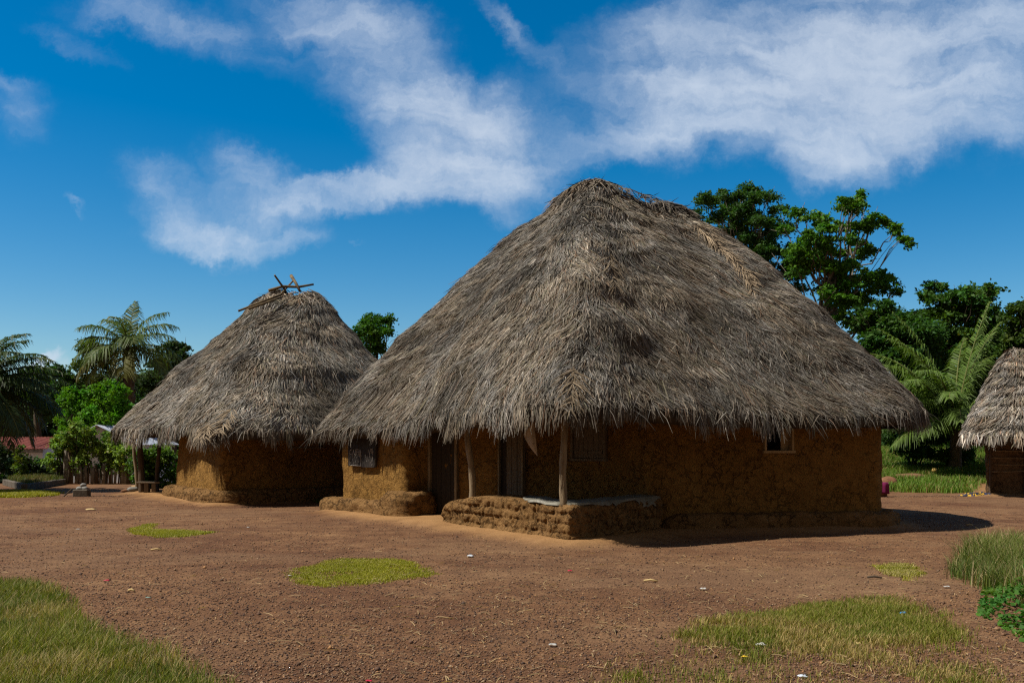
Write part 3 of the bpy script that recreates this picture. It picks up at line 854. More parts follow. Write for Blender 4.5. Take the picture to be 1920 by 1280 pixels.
# doors and shuttered windows in the shade of the veranda
def board_door(parent, a, b, k0, k1, z0, z1, mat, frame, boards=4, out=.02, open_gap=0.0, fw=.06, fl=.05):
    p, q, ang, nr, d = frame_on_wall(a, b, k0, k1, out)
    w = np.linalg.norm(q - p); mbd = MB(); g0 = open_gap
    for i in range(boards):
        bw = (w - g0) / boards; c = p + d * (g0 + bw * (i + .5))
        mbd.box((c[0], c[1], (z0 + z1) / 2), (bw - .008, .03 + .006 * (i % 2), z1 - z0), ang, bev=.004)
    door = mbd.build('door', mat, parent)
    f = MB()
    for c in (p - d * fw / 2, q + d * fw / 2):
        c = c + nr * fl * .5
        f.box((c[0], c[1], (z0 + z1) / 2), (fw, .09, z1 - z0 + .08), ang, bev=.006)
    c = (p + q) / 2 + nr * fl * .5
    f.box((c[0], c[1], z1 + .08), (w, .09, .07), ang, bev=.006)
    f.build('frame', frame, door)
    if open_gap:
        c = p + d * g0 / 2 - nr * .0
        MB().box((c[0], c[1], (z0 + z1) / 2), (g0 - .01, .012, z1 - z0 - .01), ang).build('gap_shade_panel', M['board'], door)  # thin dark panel standing in for the shade inside the open door
    return door
def window(parent, a, b, k0, k1, z0, z1, mat, frame, out=.03, fw=.05, sill=True, leaves=2):
    p, q, ang, nr, d = frame_on_wall(a, b, k0, k1, out)
    w = np.linalg.norm(q - p); f = MB()
    for c in (p, q): f.box((c[0], c[1], (z0 + z1) / 2), (fw, .09, z1 - z0 - fw), ang, bev=.005)
    c = (p + q) / 2
    for z in ((z0, z1) if sill else (z1,)): f.box((c[0], c[1], z), (w + .09, .11, fw), ang, bev=.005)
    win = f.build('window', frame, parent)
    lw = (w - fw) / leaves
    for i in range(leaves):
        mb = MB(); nb = 3; cc = p + d * (fw / 2 + lw * (i + .5)) - nr * (.012 - .014 * i)
        for j in range(nb):
            c2 = cc + d * (lw / nb) * (j - (nb - 1) / 2)
            mb.box((c2[0], c2[1], (z0 + z1) / 2), (lw / nb - .006, .024, z1 - z0 - fw - .012), ang, bev=.003)
        for z in (z0 + .14, z1 - .14):
            c2 = cc + nr * .022; mb.box((c2[0], c2[1], z), (lw - .05, .018, .06), ang, bev=.003)
        mb.build('shutter', mat, win)
    return win
board_door(hut, mC, mD, .030, .155, .04, 1.88, M['board'], M['wood_pale'], 5, fw=.07)
board_door(hut, mC, mD, .375, .475, .05, 1.95, M['board_mid'], M['wood_pale'], 3, open_gap=.14, fw=.045)
window(hut, mC, mD, .690, .822, 1.30, 2.05, M['board_mid'], M['board_mid'])
# chalked shutters on the sunny wall
p, q, ang, nr, d = frame_on_wall(mL, mB, .215, .615, .075)
wsh = np.linalg.norm(q - p); f = MB()
for c in (p - d * .02, q + d * .02): f.box((c[0], c[1], 1.50), (.035, .05, .82), ang, bev=.004)
f.box(((p + q)[0] / 2, (p + q)[1] / 2, 1.93), (wsh + .08, .05, .04), ang, bev=.004)
chw = f.build('window', M['board'], hut)
M['chalk_board'] = noise_mat('blackened_shutter', [(.014, .011, .009), (.03, .024, .02), (.06, .05, .044)], 7, .8, bump=.4, bscale=20, stretch=(3, 3, 1), hi=.85)
M['chalk'] = noise_mat('chalk', [(.24, .22, .20), (.42, .39, .36)], 30, .95)
for i in (0, 1):
    c = p + d * wsh * (.25 + .5 * i) + nr * (.012 * i)
    MB().box((c[0], c[1], 1.50 - .025 * i), (wsh / 2 - .012, .03, .80), ang, bev=.005).build('shutter', M['chalk_board'], chw)
r2 = random.Random(5)
def strokes(name, lst, w=.011):
    mb = MB()
    for s0, z0, s1, z1 in lst:
        s0, s1 = s0 * wsh / .88, s1 * wsh / .88; lift_ = .024 + (.012 if s0 > wsh / 2 else 0)
        P0 = p + d * s0 + nr * lift_; P1 = p + d * s1 + nr * lift_
        mb.tube([(P0[0], P0[1], z0), ((P0[0] + P1[0]) / 2 + r2.uniform(-.004, .004), (P0[1] + P1[1]) / 2, (z0 + z1) / 2), (P1[0], P1[1], z1)], w * .5, 5)
    return mb.build(name, M['chalk'], chw)
zt, zb = 1.475, 1.36
# scrawled capitals on the first leaf, a V and short strokes on the second
for lst in (((.10, zt, .04, zt - .02), (.04, zt - .02, .03, zb + .02), (.03, zb + .02, .09, zb)), ((.14, zb, .17, zt), (.17, zt, .20, zb), (.15, 1.41, .19, 1.41)),
            ((.24, zt, .235, zb - .03), (.24, zt, .33, zt + .005), (.24, 1.425, .36, 1.425), (.29, zt, .285, zb)), ((.36, zt + .01, .36, zb - .04), (.40, zt, .39, zb - .06)),
            ((.70, zt, .735, zb), (.735, zb, .77, zt + .02)), ((.80, zt + .02, .79, 1.38), (.84, zt + .03, .83, 1.40), (.86, 1.44, .84, 1.36))):
    strokes('chalk_letter', lst)
strokes('chalk_line', ((.03, 1.12, .03, 1.30), (.04, 1.115, .415, 1.105), (.415, 1.105, .415, 1.45)))
sc = []
for _ in range(46):                                          # rubbed, faded scratches under the letters
    s0 = r2.uniform(.03, .41) if r2.random() < .7 else r2.uniform(.55, .85); z0 = r2.uniform(1.12, 1.36)
    sc.append((s0, z0, s0 + r2.uniform(-.015, .015), z0 + r2.uniform(.02, .07)))
tag(strokes('chalk_smear', sc, .006), kind='stuff')
# right window: frame in the opening and a shutter swung inwards
p, q, ang, nr, d = frame_on_wall(mD, mE, kc - .059, kc + .059, .0)
f = MB()
for c in (p, q): f.box((c[0], c[1], 1.79), (.045, .15, .62), ang, bev=.004)
c = (p + q) / 2
f.box((c[0], c[1], 1.455), (.64, .17, .05), ang, bev=.004); f.box((c[0], c[1], 2.125), (.64, .17, .05), ang, bev=.004)
win2 = f.build('window', M['board_pale'], hut)
c = q - d * .10 - nr * .05
MB().box((c[0], c[1], 1.785), (.20, .025, .61), ang + .25, bev=.003).build('shutter', M['board_pale'], win2)
MB().box((q[0] + nr[0] * .03, q[1] + nr[1] * .03, 1.70), (.02, .05, .07), ang).build('hinge', M['board'], win2)
# roof
hip = u_of(RM, .95, 13.8)
def front_main(u):
    P = RM.E[(u * RM.n).astype(int) % RM.n]
    return np.where(P[:, 1] - .18 * P[:, 0] > 21.6, .35, 1.0)
def bias_main(u, t):
    du = (u - hip + .5) % 1 - .5
    return np.clip(du * 9, -.75, .75) * (.45 + .5 * np.sin(np.clip(t, 0, 1) * 3.0))
def slope_at(R, px, py):
    uu, tt = np.meshgrid(np.linspace(0, 1, 700), np.linspace(.05, .99, 90)); P, _, _, Nn = R.at(uu.ravel(), tt.ravel())
    e = np.hypot(960 + P[:, 0] / P[:, 1] * FOC - px, HOR - (P[:, 2] - EYE) / P[:, 1] * FOC - py); e[(Nn * (P - np.array((0, 0, EYE)))).sum(1) > 0] = 1e9
    k = int(np.argmin(e)); return float(uu.ravel()[k]), float(tt.ravel()[k])
FAN = [(*slope_at(RM, *f[:2]), *f[2:]) for f in ((1300, 425, 2.4, .45, .95), (1318, 436, 1.9, .5, .8), (1140, 480, 1.0, .6, .5), (1075, 690, .9, .6, .45))]
thatch('thatch_roof', hut, RM, 520000, 26000, (.16, .50), .0145, .90, 111, bias=bias_main, front=front_main, courses=.030, slen=.60, lift=.75, fan=FAN)
ridge_cap('ridge_cap', hut, RM, 2600, 131, .022, .72)
def flyaway():
    V = []; n = 70
    uL = u_of(RM, -4.9, 22.5); uT = u_of(RM, -3.0, 26)
    u = rng.uniform(min(uL, uT), max(uL, uT), n); t = rng.choice(np.array([.2, .27, .34, .42, .12]), n) + rng.normal(0, .012, n)
    B, Tt, Tu, Nn = RM.at(u, t); ln = rng.uniform(.2, .75, n)[:, None]
    o = Tt.copy(); o[:, 2] *= .25; d = unit(o + Tu * rng.normal(0, .5, (n, 1)) + np.array([[0, 0, 1]]) * rng.normal(.0, .12, (n, 1)))
    Mm = B + d * ln * .5 + np.array([[0, 0, .03]]); Tp = B + d * ln; Tp[:, 2] -= ln[:, 0] * .08
    sd_ = unit(np.cross(d, rng.normal(0, 1, (n, 3))))
    Vv, F = strands(B, Mm, Tp, .018, .014, .005, sd_)
    mesh_np('loose_straw', Vv, F, M['thatch'], hut, np.repeat(strand_cols(Tp, n, 141, .1, .8), 6, 0))['kind'] = 'stuff'
flyaway()
# rag hanging from the eave
rag = []
for i in range(13):
    for j in range(9):
        a = i / 12; w_ = j / 8
        top_l, top_r, low = pix(981, 814, 15.6), pix(1001, 788, 15.4), pix(1008, 854, 15.5)
        mid_l = pix(992, 838, 15.55)
        le = top_l * (1 - a) ** 1 + low * a if a > .0 else top_l
        le = (1 - a) ** 2 * top_l + 2 * a * (1 - a) * mid_l + a * a * low
        ri = top_r * (1 - a) + low * a
        P_ = le * (1 - w_) + ri * w_
        P_[1] += .05 * math.sin(w_ * 7 + a * 3) * (1 - a) + .02 * math.sin(a * 9)
        rag.append(P_)
M['rag'] = noise_mat('printed_rag', [(.05, .045, .045), (.28, .22, .16), (.34, .27, .20)], 5.5, .9, lo=.36, hi=.5)
rg = mesh_np('rag', np.array(rag), grid_faces(13, 9), M['rag'], None, smooth=True)
sol = rg.modifiers.new('thickness', 'SOLIDIFY'); sol.thickness = .006
tag(rg, 'torn greyish printed rag hanging as a triangle from the veranda eave', 'rag')

# ================================================================== SMALL HUT
hut2 = empty('thatched_hut', (-7.0, 27.5, 0), 'smaller mud hut with crossed sticks on its ridge and an open porch at one end', 'hut', 'thatched mud huts of the village')
small_ctrl = [(-12.75, 29.1, 2.02), (-11.8, 27.7, 1.98), (-9.45, 25.4, 2.02), (-7.5, 22.8, 1.92), (-5.4, 23.7, 1.88), (-2.8, 26.8, 1.95), (-3.2, 30.0, 2.0), (-5.6, 33.0, 2.0), (-9.5, 33.6, 2.0), (-12.2, 31.6, 2.0)]
RS = Roof(small_ctrl, (-7.1, 28.0, 6.15), (-6.25, 27.8, 6.05), 1.10, lump=.12, seed=301, tiers=((.18, .13), (.42, .06), (.66, .11)))
wall_strip('wall', hut2, SMALL, 2.6, M['mud'], 221, roof=RS, amp=.045, step=.075, batter=.10)
plinth('plinth', hut2, [(-10.35, 27.9), SMALL[0], SMALL[1], SMALL[2]], .40, .38, M['mud_base'], 231, step=.06, corner=.6, amp=.06)
a2, b2 = SMALL[1], SMALL[2]
window(hut2, a2, b2, .345, .525, 1.50, 2.1, M['board'], M['board_mid'], leaves=2)
hip2 = u_of(RS, -7.5, 22.8)
def front_small(u):
    P = RS.E[(u * RS.n).astype(int) % RS.n]
    return np.where(P[:, 1] > 29.8, .3, 1.0)
def bias_small(u, t):
    du = (u - hip2 + .5) % 1 - .5
    return np.clip(du * 16, -.6, .6) * .5
thatch('thatch_roof', hut2, RS, 210000, 15000, (.14, .64), .0225, 1.04, 311, bias=bias_small, front=front_small, courses=.045, warm=-.01, lift=1.05, slen=.95,
       fan=[(*slope_at(RS, 440, 765), 1.1, .8, .68), (*slope_at(RS, 400, 795), .7, .8, .6)])
ridge_cap('ridge_cap', hut2, RS, 2200, 331, .024, .9)
def stick(parent, pts, r, mat, name='ridge_stick'):
    return MB().tube(pts, r, 7).build(name, mat, parent, smooth=True)
Yr = 27.8
def pr(px, py, dy=0.0): return tuple(pix(px, py, Yr + dy))
for pts, r in (([pr(504, 545, -.2), pr(530, 537), pr(560, 538), pr(588, 533, .2)], [.05, .045, .04, .03]),
               ([pr(515, 516, -.5), pr(532, 540), pr(541, 556, .4)], [.028, .035, .035]),
               ([pr(523, 556, -.4), pr(537, 540), pr(550, 526, .4)], [.03, .03, .026]),
               ([pr(546, 517, .4), pr(555, 531), pr(562, 545, -.3)], [.055, .045, .04]),
               ([pr(447, 583, -1.6), pr(480, 570, -1.3), pr(525, 553, -.8)], [.032, .036, .036]),
               ([pr(466, 579, -1.7), pr(495, 569, -1.4), pr(530, 556, -.9)], [.036, .036, .03])):
    stick(hut2, pts, r, M['stick_wood'])
# porch posts
for px_, lean in ((266, -.05), (295, .05)):
    x_ = (px_ - 960) / FOC * 28.6
    post(hut2, (x_, 28.6, -.05), (x_ + lean, 28.6, 2.6), 0.092 if px_ == 266 else .062, M['wood_dark'], px_ * .1, .04)
x_ = (257 - 960) / FOC * 30.2
post(hut2, (x_, 30.2, -.05), (x_ - .1, 30.2, 2.5), .055, M['wood_pale'], 8, .06)
# bench in the porch
bn = empty('plank_bench', (-11.45, 28.35, 0), 'low plank bench between the porch posts of the smaller hut', 'bench')
x0, x1 = (262 - 960) / FOC * 28.35, (299 - 960) / FOC * 28.35
MB().box(((x0 + x1) / 2, 28.35, .40), (x1 - x0 + .12, .30, .05), .02, bev=.006).build('seat', M['board_mid'], bn)
for px_ in (276, 290):
    xx = (px_ - 960) / FOC * 28.35
    MB().box((xx, 28.35, .19), (.13, .22, .36), .05, bev=.01).build('leg', M['board_mid'], bn)

# ================================================================== THIRD HUT
hut3 = empty('thatched_hut', (16.8, 29.3, 0), 'hut with bushy thatch and wattle sticks showing in its unfinished mud wall', 'hut', 'thatched mud huts of the village')
third_ctrl = [(13.75, 27.15, 1.80), (16.4, 26.3, 1.75), (19.6, 26.4, 1.8), (21.4, 29.2, 1.85), (21.0, 32.4, 1.85), (18.2, 33.2, 1.85), (15.5, 30.7, 1.82)]
RT = Roof(third_ctrl, (16.05, 28.9, 4.50), (18.6, 29.2, 4.75), 1.12, lump=.10, seed=501)
wall_strip('wall', hut3, THIRD, 2.4, M['mud_dark'], 421, roof=RT, amp=.09, step=.06, corner=.1)
for k, z in enumerate((1.62, 1.38, 1.17, .97, .76)):
    p, q, ang, nr, d = frame_on_wall(THIRD[0], THIRD[1], .03 + .02 * (k % 2), .8 + .04 * (k % 3), .075)
    pts = [(p[0] + (q[0] - p[0]) * i / 7, p[1] + (q[1] - p[1]) * i / 7, z + .015 * math.sin(i * 1.7 + k)) for i in range(8)]
    MB().tube(pts, .017, 6).build('wattle_stick', M['wood_pale'], hut3)
for k in (.02, .24, .47, .70):
    p, q, ang, nr, d = frame_on_wall(THIRD[0], THIRD[1], k, k + .1, .05)
    MB().tube([(p[0], p[1], -.05), (p[0] + .02, p[1], 1.1), (p[0], p[1], 2.3)], .035, 7).build('wattle_post', M['wood_dark'], hut3)
thatch('thatch_roof', hut3, RT, 60000, 6500, (.18, .46), .032, 1.15, 511, courses=.10, lift=1.7, slen=1.15, warm=.02)
ridge_cap('ridge_cap', hut3, RT, 700, 531, .036, 1.0)

# ================================================================== vegetation
def leaves_mesh(name, P, size, cols, mat, parent=None, up=.5, droop=.0, aspect=.5):
    """one folded leaf blade per point"""
    n = len(P)
    nrm = unit(rng.normal(0, 1, (n, 3)) + np.array([[0, 0, up * 2]]))
    a = unit(np.cross(nrm, rng.normal(0, 1, (n, 3)))); b_ = np.cross(nrm, a)
    a[:, 2] -= droop; a = unit(a)
    s = np.broadcast_to(np.asarray(size, float), (n,))[:, None]
    base, tip = P - a * s * .5, P + a * s * .5
    l, r = P + b_ * s * aspect * .5 + nrm * s * .08, P - b_ * s * aspect * .5 + nrm * s * .08
    V = np.stack([base, l, tip, r], 1).reshape(-1, 3)
    F = (np.arange(n) * 4)[:, None] + np.array([[0, 1, 2, 3]])
    return mesh_np(name, V, F, mat, parent, np.repeat(cols, 4, 0))
def clump_points(blobs, leaf, dens, sub=7, flat=.5, clump=.55):
    """leaf positions gathered into small clumps spread through each blob (x, y, z, rx, ry, rz)"""
    P = []; cid = []; k = 0
    for (x, y, z, rx, ry, rz) in blobs:
        vol = (rx * ry * rz) ** (1 / 3)
        nc = max(4, int(sub * (.6 + vol)))
        d = unit(rng.normal(0, 1, (nc, 3))) * (rng.random((nc, 1)) ** .4)
        c = np.array([x, y, z]) + d * np.array([rx, ry, rz]) * .9
        area = 4 * (rx * ry + ry * rz + rx * rz)
        per = max(10, int(area * dens * 9.5 / (leaf * leaf) / nc))
        for q in c:
            cr = clump * vol * rng.uniform(.6, 1.3)
            o = rng.normal(0, .5, (per, 3)) * np.array([cr, cr, cr * flat])
            o[:, 2] -= .25 * (o[:, 0] ** 2 + o[:, 1] ** 2) / max(cr, .05)
            P.append(q + o); cid.append(np.full(per, k)); k += 1
    return np.concatenate(P), np.concatenate(cid)
def leaf_cols(P, cid, base, var=.35, alt=None, altp=.12):
    n = len(P); k = cid.max() + 1
    cb = rng.uniform(1 - var, 1 + var, k)[cid][:, None] * rng.uniform(.75, 1.25, (n, 1))
    hue = rng.normal(0, .10, k)[cid][:, None]
    c = np.array([base]) * cb * np.concatenate([1 + hue * 1.2, 1 + hue * 0, 1 - hue], 1)
    if alt is not None:
        m = rng.random(n) < altp
        c[m] = np.array(alt) * rng.uniform(.7, 1.2, (m.sum(), 1))
    return np.clip(c, .004, .8)
def limbs(mb, base, fork, tr, blobs, seed, br=.35, wig=.35):
    r_ = random.Random(seed)
    base, fork = Vector(base), Vector(fork)
    pts = []
    for i in range(9):
        k = i / 8; p = base.lerp(fork, k)
        pts.append(p + Vector((math.sin(k * 4 + seed) * tr * .5, math.cos(k * 3 + seed) * tr * .5, 0)))
    mb.tube(pts, [tr * (1.35 if i == 0 else 1 - .35 * i / 8) for i in range(9)], 9)
    for j, bl in enumerate(blobs):
        e = Vector(bl[:3]); k0 = r_.uniform(.62, 1.0); s = base.lerp(fork, k0)
        ln = (e - s).length
        pts = []
        for i in range(8):
            k = i / 7; p = s.lerp(e, k)
            p.z += math.sin(k * math.pi) * ln * .10 * r_.uniform(-.3, 1)
            w_ = wig * math.sin(k * math.pi)
            pts.append(p + Vector((r_.uniform(-1, 1), r_.uniform(-1, 1), r_.uniform(-.4, .4))) * w_ * .5)
        r0 = tr * br * r_.uniform(.7, 1.1)
        mb.tube(pts, [max(.02, r0 * (1 - .82 * i / 7)) for i in range(8)], 6)
        for _ in range(3):                                   # twigs
            q = Vector(pts[r_.choice((4, 5, 6))]); t_ = e + Vector((r_.gauss(0, bl[3] * .6), r_.gauss(0, bl[4] * .6), r_.gauss(.1, bl[5] * .7)))
            mb.tube([q, q.lerp(t_, .5) + Vector((0, 0, .1)), t_], [r0 * .3, r0 * .2, r0 * .1], 4)
def tree(name, label, cat, base, fork, tr, blobs, leaf, col, dens=.6, group=None, bark='bark_dark', var=.35, alt=None, sub=7, flat=.5, seed=1, wig=.5, aspect=.55, br=.22, up=.5, clump=.62, altp=.12):
    root = empty(name, tuple(base), label, cat, group)
    mb = MB(); limbs(mb, base, fork, tr, blobs[::2] if len(blobs) > 24 else blobs, seed, wig=wig, br=br)
    mb.build('trunk', M[bark], root, smooth=True)
    P, cid = clump_points(blobs, leaf, dens, sub, flat, clump)
    leaves_mesh('crown', P, leaf * rng.uniform(.6, 1.3, len(P)), leaf_cols(P, cid, col, var, alt, altp), M['leaf'], root, up=up, aspect=aspect)
    return root
def blob(px, py, Y, rp, rq, dy=0.0, depth=None):
    """ellipsoid whose half sizes are given as pixels of the photograph at distance Y"""
    c = pix(px, py, Y + dy); s = Y / FOC
    return (c[0], c[1], c[2], rp * s, depth if depth else (rp * s * 1.0), rq * s)
def groundz(x, y): return float(gh(np.array([x]), np.array([y]))[0])

def fill(poly, Y, n, rp, rq, dep=2.0):
    p_ = np.array(poly, float); lo, hi = p_.min(0), p_.max(0); out_ = []
    while len(out_) < n:
        x, y = rng.uniform(lo[0], hi[0]), rng.uniform(lo[1], hi[1])
        if in_poly(np.array([x]), np.array([y]), poly)[0]:
            k = rng.uniform(.75, 1.25); out_.append(blob(x, y, Y, rp * k, rq * k, rng.uniform(-dep, dep)))
    return out_
# ---- tall trees behind the largest hut
Y1 = 52
bA = [blob(x, y, Y1, rp, rq, rng.uniform(-2.2, 2.2)) for x, y, rp, rq in
      ((1404, 356, 26, 11), (1362, 366, 26, 12), (1330, 378, 24, 13), (1312, 404, 19, 15), (1350, 402, 24, 14), (1392, 392, 26, 13), (1436, 368, 24, 10), (1462, 394, 22, 13),
       (1428, 414, 24, 13), (1376, 432, 24, 13), (1410, 444, 24, 13), (1402, 474, 22, 13), (1446, 452, 20, 14), (1350, 432, 18, 12), (1388, 505, 24, 14), (1430, 500, 22, 14))]
bA += fill([(1305, 408), (1325, 370), (1400, 350), (1450, 362), (1476, 390), (1468, 450), (1470, 520), (1400, 530), (1345, 445)], Y1, 30, 21, 11) + fill([(1430, 430), (1478, 400), (1500, 560), (1415, 540)], Y1, 14, 22, 13)
tree('tall_tree', 'tall open crowned tree with fine dark leaves rising just behind the big thatch ridge', 'tree', (*(pix(1405, 832, Y1)[:2]), 0.9), pix(1403, 520, Y1), .42, bA, .17, (.040, .098, .024), dens=.62, group='tall trees behind the largest hut', bark='bark', sub=9, flat=.45, seed=3, wig=.8, br=.2, clump=.6)
Y2 = 47
bB = [blob(x, y, Y2, rp, rq, rng.uniform(-1.8, 1.8)) for x, y, rp, rq in
      ((1492, 396, 22, 13), (1520, 410, 24, 12), (1544, 424, 20, 12), (1586, 374, 19, 11), (1612, 368, 20, 11), (1602, 392, 18, 10), (1642, 408, 22, 13), (1660, 418, 14, 10), (1682, 428, 19, 13), (1704, 454, 13, 11), (1690, 448, 15, 9),
       (1625, 424, 18, 11), (1616, 458, 22, 12), (1592, 446, 18, 11), (1556, 448, 20, 12), (1512, 446, 22, 13), (1535, 480, 26, 14), (1504, 508, 26, 15), (1566, 500, 24, 15), (1600, 492, 24, 14), (1630, 514, 22, 13),
       (1672, 526, 19, 12), (1684, 546, 14, 10), (1650, 540, 18, 12), (1596, 532, 24, 14), (1557, 524, 24, 14), (1542, 548, 22, 14), (1610, 560, 26, 14), (1576, 566, 24, 14), (1484, 470, 20, 12), (1470, 428, 16, 11))]
bB += fill([(1475, 402), (1530, 402), (1578, 430), (1574, 372), (1626, 372), (1606, 408), (1650, 408), (1640, 445), (1625, 490), (1650, 522), (1640, 550), (1660, 620), (1600, 622), (1540, 562), (1480, 512)], Y2, 46, 21, 12)
tree('tall_tree', 'tall spreading tree with pale limbs and bright leaf clumps leaning out over the hut slope', 'tree', (*(pix(1545, 832, Y2)[:2]), 0.9), pix(1552, 570, Y2), .40, bB, .20, (.062, .155, .018), dens=.60, group='tall trees behind the largest hut', bark='bark', sub=7, flat=.42, seed=5, wig=.7, br=.22, clump=.62)
mb = MB()
Y3 = 44
bC = [blob(x, y, Y3, rp, rq, rng.uniform(-1.2, 1.2)) for x, y, rp, rq in ((1655, 578, 26, 15), (1620, 594, 26, 15), (1650, 610, 28, 18), (1672, 590, 24, 16), (1640, 640, 26, 20), (1680, 630, 30, 24), (1665, 665, 30, 24), (1690, 690, 30, 26), (1700, 650, 26, 24), (1720, 690, 34, 30), (1700, 740, 40, 30), (1740, 740, 34, 30))]
bC += fill([(1655, 585), (1720, 600), (1770, 640), (1770, 760), (1700, 720)], Y3, 26, 28, 20)
bC += fill([(1600, 585), (1655, 560), (1700, 615), (1730, 640), (1740, 780), (1690, 760), (1640, 660)], Y3, 34, 26, 18)
tree('leafy_tree', 'dark leafy tree filling the gap between the pale limbed tree and the coconut palm', 'tree', (*(pix(1690, 832, Y3)[:2]), 0.9), pix(1690, 720, Y3), .25, bC, .20, (.038, .095, .019), dens=.75, group='dark trees behind the coconut palm', seed=7, sub=9, flat=.6)
Y4 = 46
bD = [blob(x, y, Y4, rp, rq, rng.uniform(-1.2, 1.2)) for x, y, rp, rq in
      ((1749, 540, 24, 14), (1736, 552, 14, 12), (1764, 536, 14, 9), (1742, 560, 14, 10), (1782, 560, 22, 14), (1815, 556, 36, 16), (1838, 552, 30, 14), (1800, 584, 36, 20), (1840, 580, 30, 18), (1866, 545, 14, 8), (1850, 538, 16, 9), (1770, 592, 26, 18), (1740, 590, 28, 14), (1716, 596, 22, 12), (1735, 625, 36, 20), (1785, 625, 36, 24), (1825, 625, 32, 24), (1870, 610, 26, 20), (1860, 650, 36, 26), (1780, 670, 40, 30), (1740, 670, 34, 28))]
bD += fill([(1715, 650), (1712, 600), (1738, 575), (1785, 550), (1840, 548), (1862, 590), (1905, 620), (1920, 760), (1730, 770)], Y4, 50, 26, 17)
tree('leafy_tree', 'broad leafy tree with a small round tuft on top behind the coconut palm', 'tree', (*(pix(1800, 832, Y4)[:2]), 1.2), pix(1805, 690, Y4), .3, bD, .21, (.046, .112, .020), dens=.72, group='dark trees behind the coconut palm', seed=9, sub=8, flat=.55, alt=(.11, .12, .02), altp=.06)
Y5 = 42
bE = [blob(x, y, Y5, rp, rq, rng.uniform(-1, 1)) for x, y, rp, rq in ((1915, 580, 26, 13), (1898, 596, 22, 14), (1930, 600, 36, 20), (1900, 625, 26, 20), (1935, 640, 40, 26), (1890, 660, 26, 24), (1920, 690, 44, 30), (1960, 610, 40, 30), (1980, 670, 40, 40))]
bE += fill([(1885, 620), (1905, 575), (1960, 560), (2010, 620), (2000, 760), (1890, 760)], Y5, 30, 24, 16)
tree('leafy_tree', 'olive green tree showing above the thatch of the hut at the edge', 'tree', (*(pix(1930, 832, Y5)[:2]), 1.2), pix(1930, 700, Y5), .3, bE, .19, (.042, .080, .014), dens=.7, group='dark trees behind the coconut palm', seed=11, sub=9, flat=.55)
# small crown between the two roofs
Y6 = 46
bF = [blob(x, y, Y6, rp, rq, rng.uniform(-.8, .8)) for x, y, rp, rq in ((704, 602, 24, 14), (726, 600, 16, 11), (684, 610, 22, 13), (672, 622, 16, 11), (690, 598, 14, 9), (712, 594, 14, 8), (712, 622, 24, 14), (694, 632, 22, 14), (728, 618, 13, 12), (706, 648, 26, 18), (700, 680, 30, 24))]
tree('round_tree', 'round dense green treetop showing in the gap between the two big thatch roofs', 'tree', (*(pix(708, 832, Y6)[:2]), 0), pix(707, 680, Y6), .28, bF, .17, (.040, .115, .014), dens=.7, seed=13, sub=10, flat=.6)
# ---- trees on the far left
Y7 = 66
bG = [blob(x, y, Y7, rp, rq, rng.uniform(-1, 1)) for x, y, rp, rq in ((166, 640, 16, 10), (182, 650, 20, 12), (158, 656, 18, 12), (200, 662, 22, 12), (172, 676, 26, 16), (150, 690, 20, 16), (205, 690, 26, 18), (180, 710, 40, 20))]
tree('far_tree', 'thin crowned far tree directly behind the tall coconut palm', 'tree', (*(pix(180, 832, Y7)[:2]), -1.4), pix(178, 700, Y7), .3, bG, .24, (.040, .068, .020), dens=.55, group='far trees beyond the fence', seed=15, sub=7, wig=.8)
bH = [blob(x, y, Y7 + 4, rp, rq, rng.uniform(-1, 1)) for x, y, rp, rq in ((330, 648, 22, 12), (348, 660, 14, 14), (314, 658, 22, 14), (335, 675, 26, 16), (300, 684, 30, 16), (290, 715, 40, 22), (340, 720, 30, 30))]
tree('far_tree', 'rounded dark far tree just left of the smaller hut roof'.replace('just left of', 'beside the slope of'), 'tree', (*(pix(325, 832, Y7 + 4)[:2]), -1.4), pix(325, 710, Y7 + 4), .35, bH, .26, (.026, .052, .017), dens=.8, group='far trees beyond the fence', seed=17, sub=9)
for i, (xx, yy, rp, rq, cc, lab) in enumerate(((75, 716, 46, 34, (.026, .060, .016), 'low dark wooded far tree beside the spiky oil palm'), (118, 712, 34, 34, (.030, .070, .018), 'mid green far tree under the small white cloud'), (20, 740, 40, 40, (.022, .050, .015), 'dark far tree behind the fronds of the oil palm'),
                                     (140, 726, 32, 26, (.045, .10, .016), 'lighter flat topped far tree above the bright mango crowns'), (255, 740, 44, 44, (.025, .055, .015), 'dark far tree behind the coconut palm trunk'))):
    Yq = 62 + 3 * i
    bl = []
    for k in range(9):
        a_ = rng.uniform(0, 2 * math.pi); q = math.sqrt(rng.random())
        bl.append(blob(xx + rp * .75 * q * math.cos(a_), yy + rq * .65 * q * math.sin(a_), Yq, rp * .45, rq * .36, rng.uniform(-2, 2)))
    bl.append(blob(xx, yy + rq * 1.2, Yq, rp * .9, rq * .8))
    tree('far_tree', lab, 'tree', (*(pix(xx, 832, Yq)[:2]), -1.4), pix(xx, yy + rq * .9, Yq), .3, bl, .30, cc, dens=.75, group='far trees beyond the fence', seed=20 + i, sub=9, flat=.6)
Y8 = 48
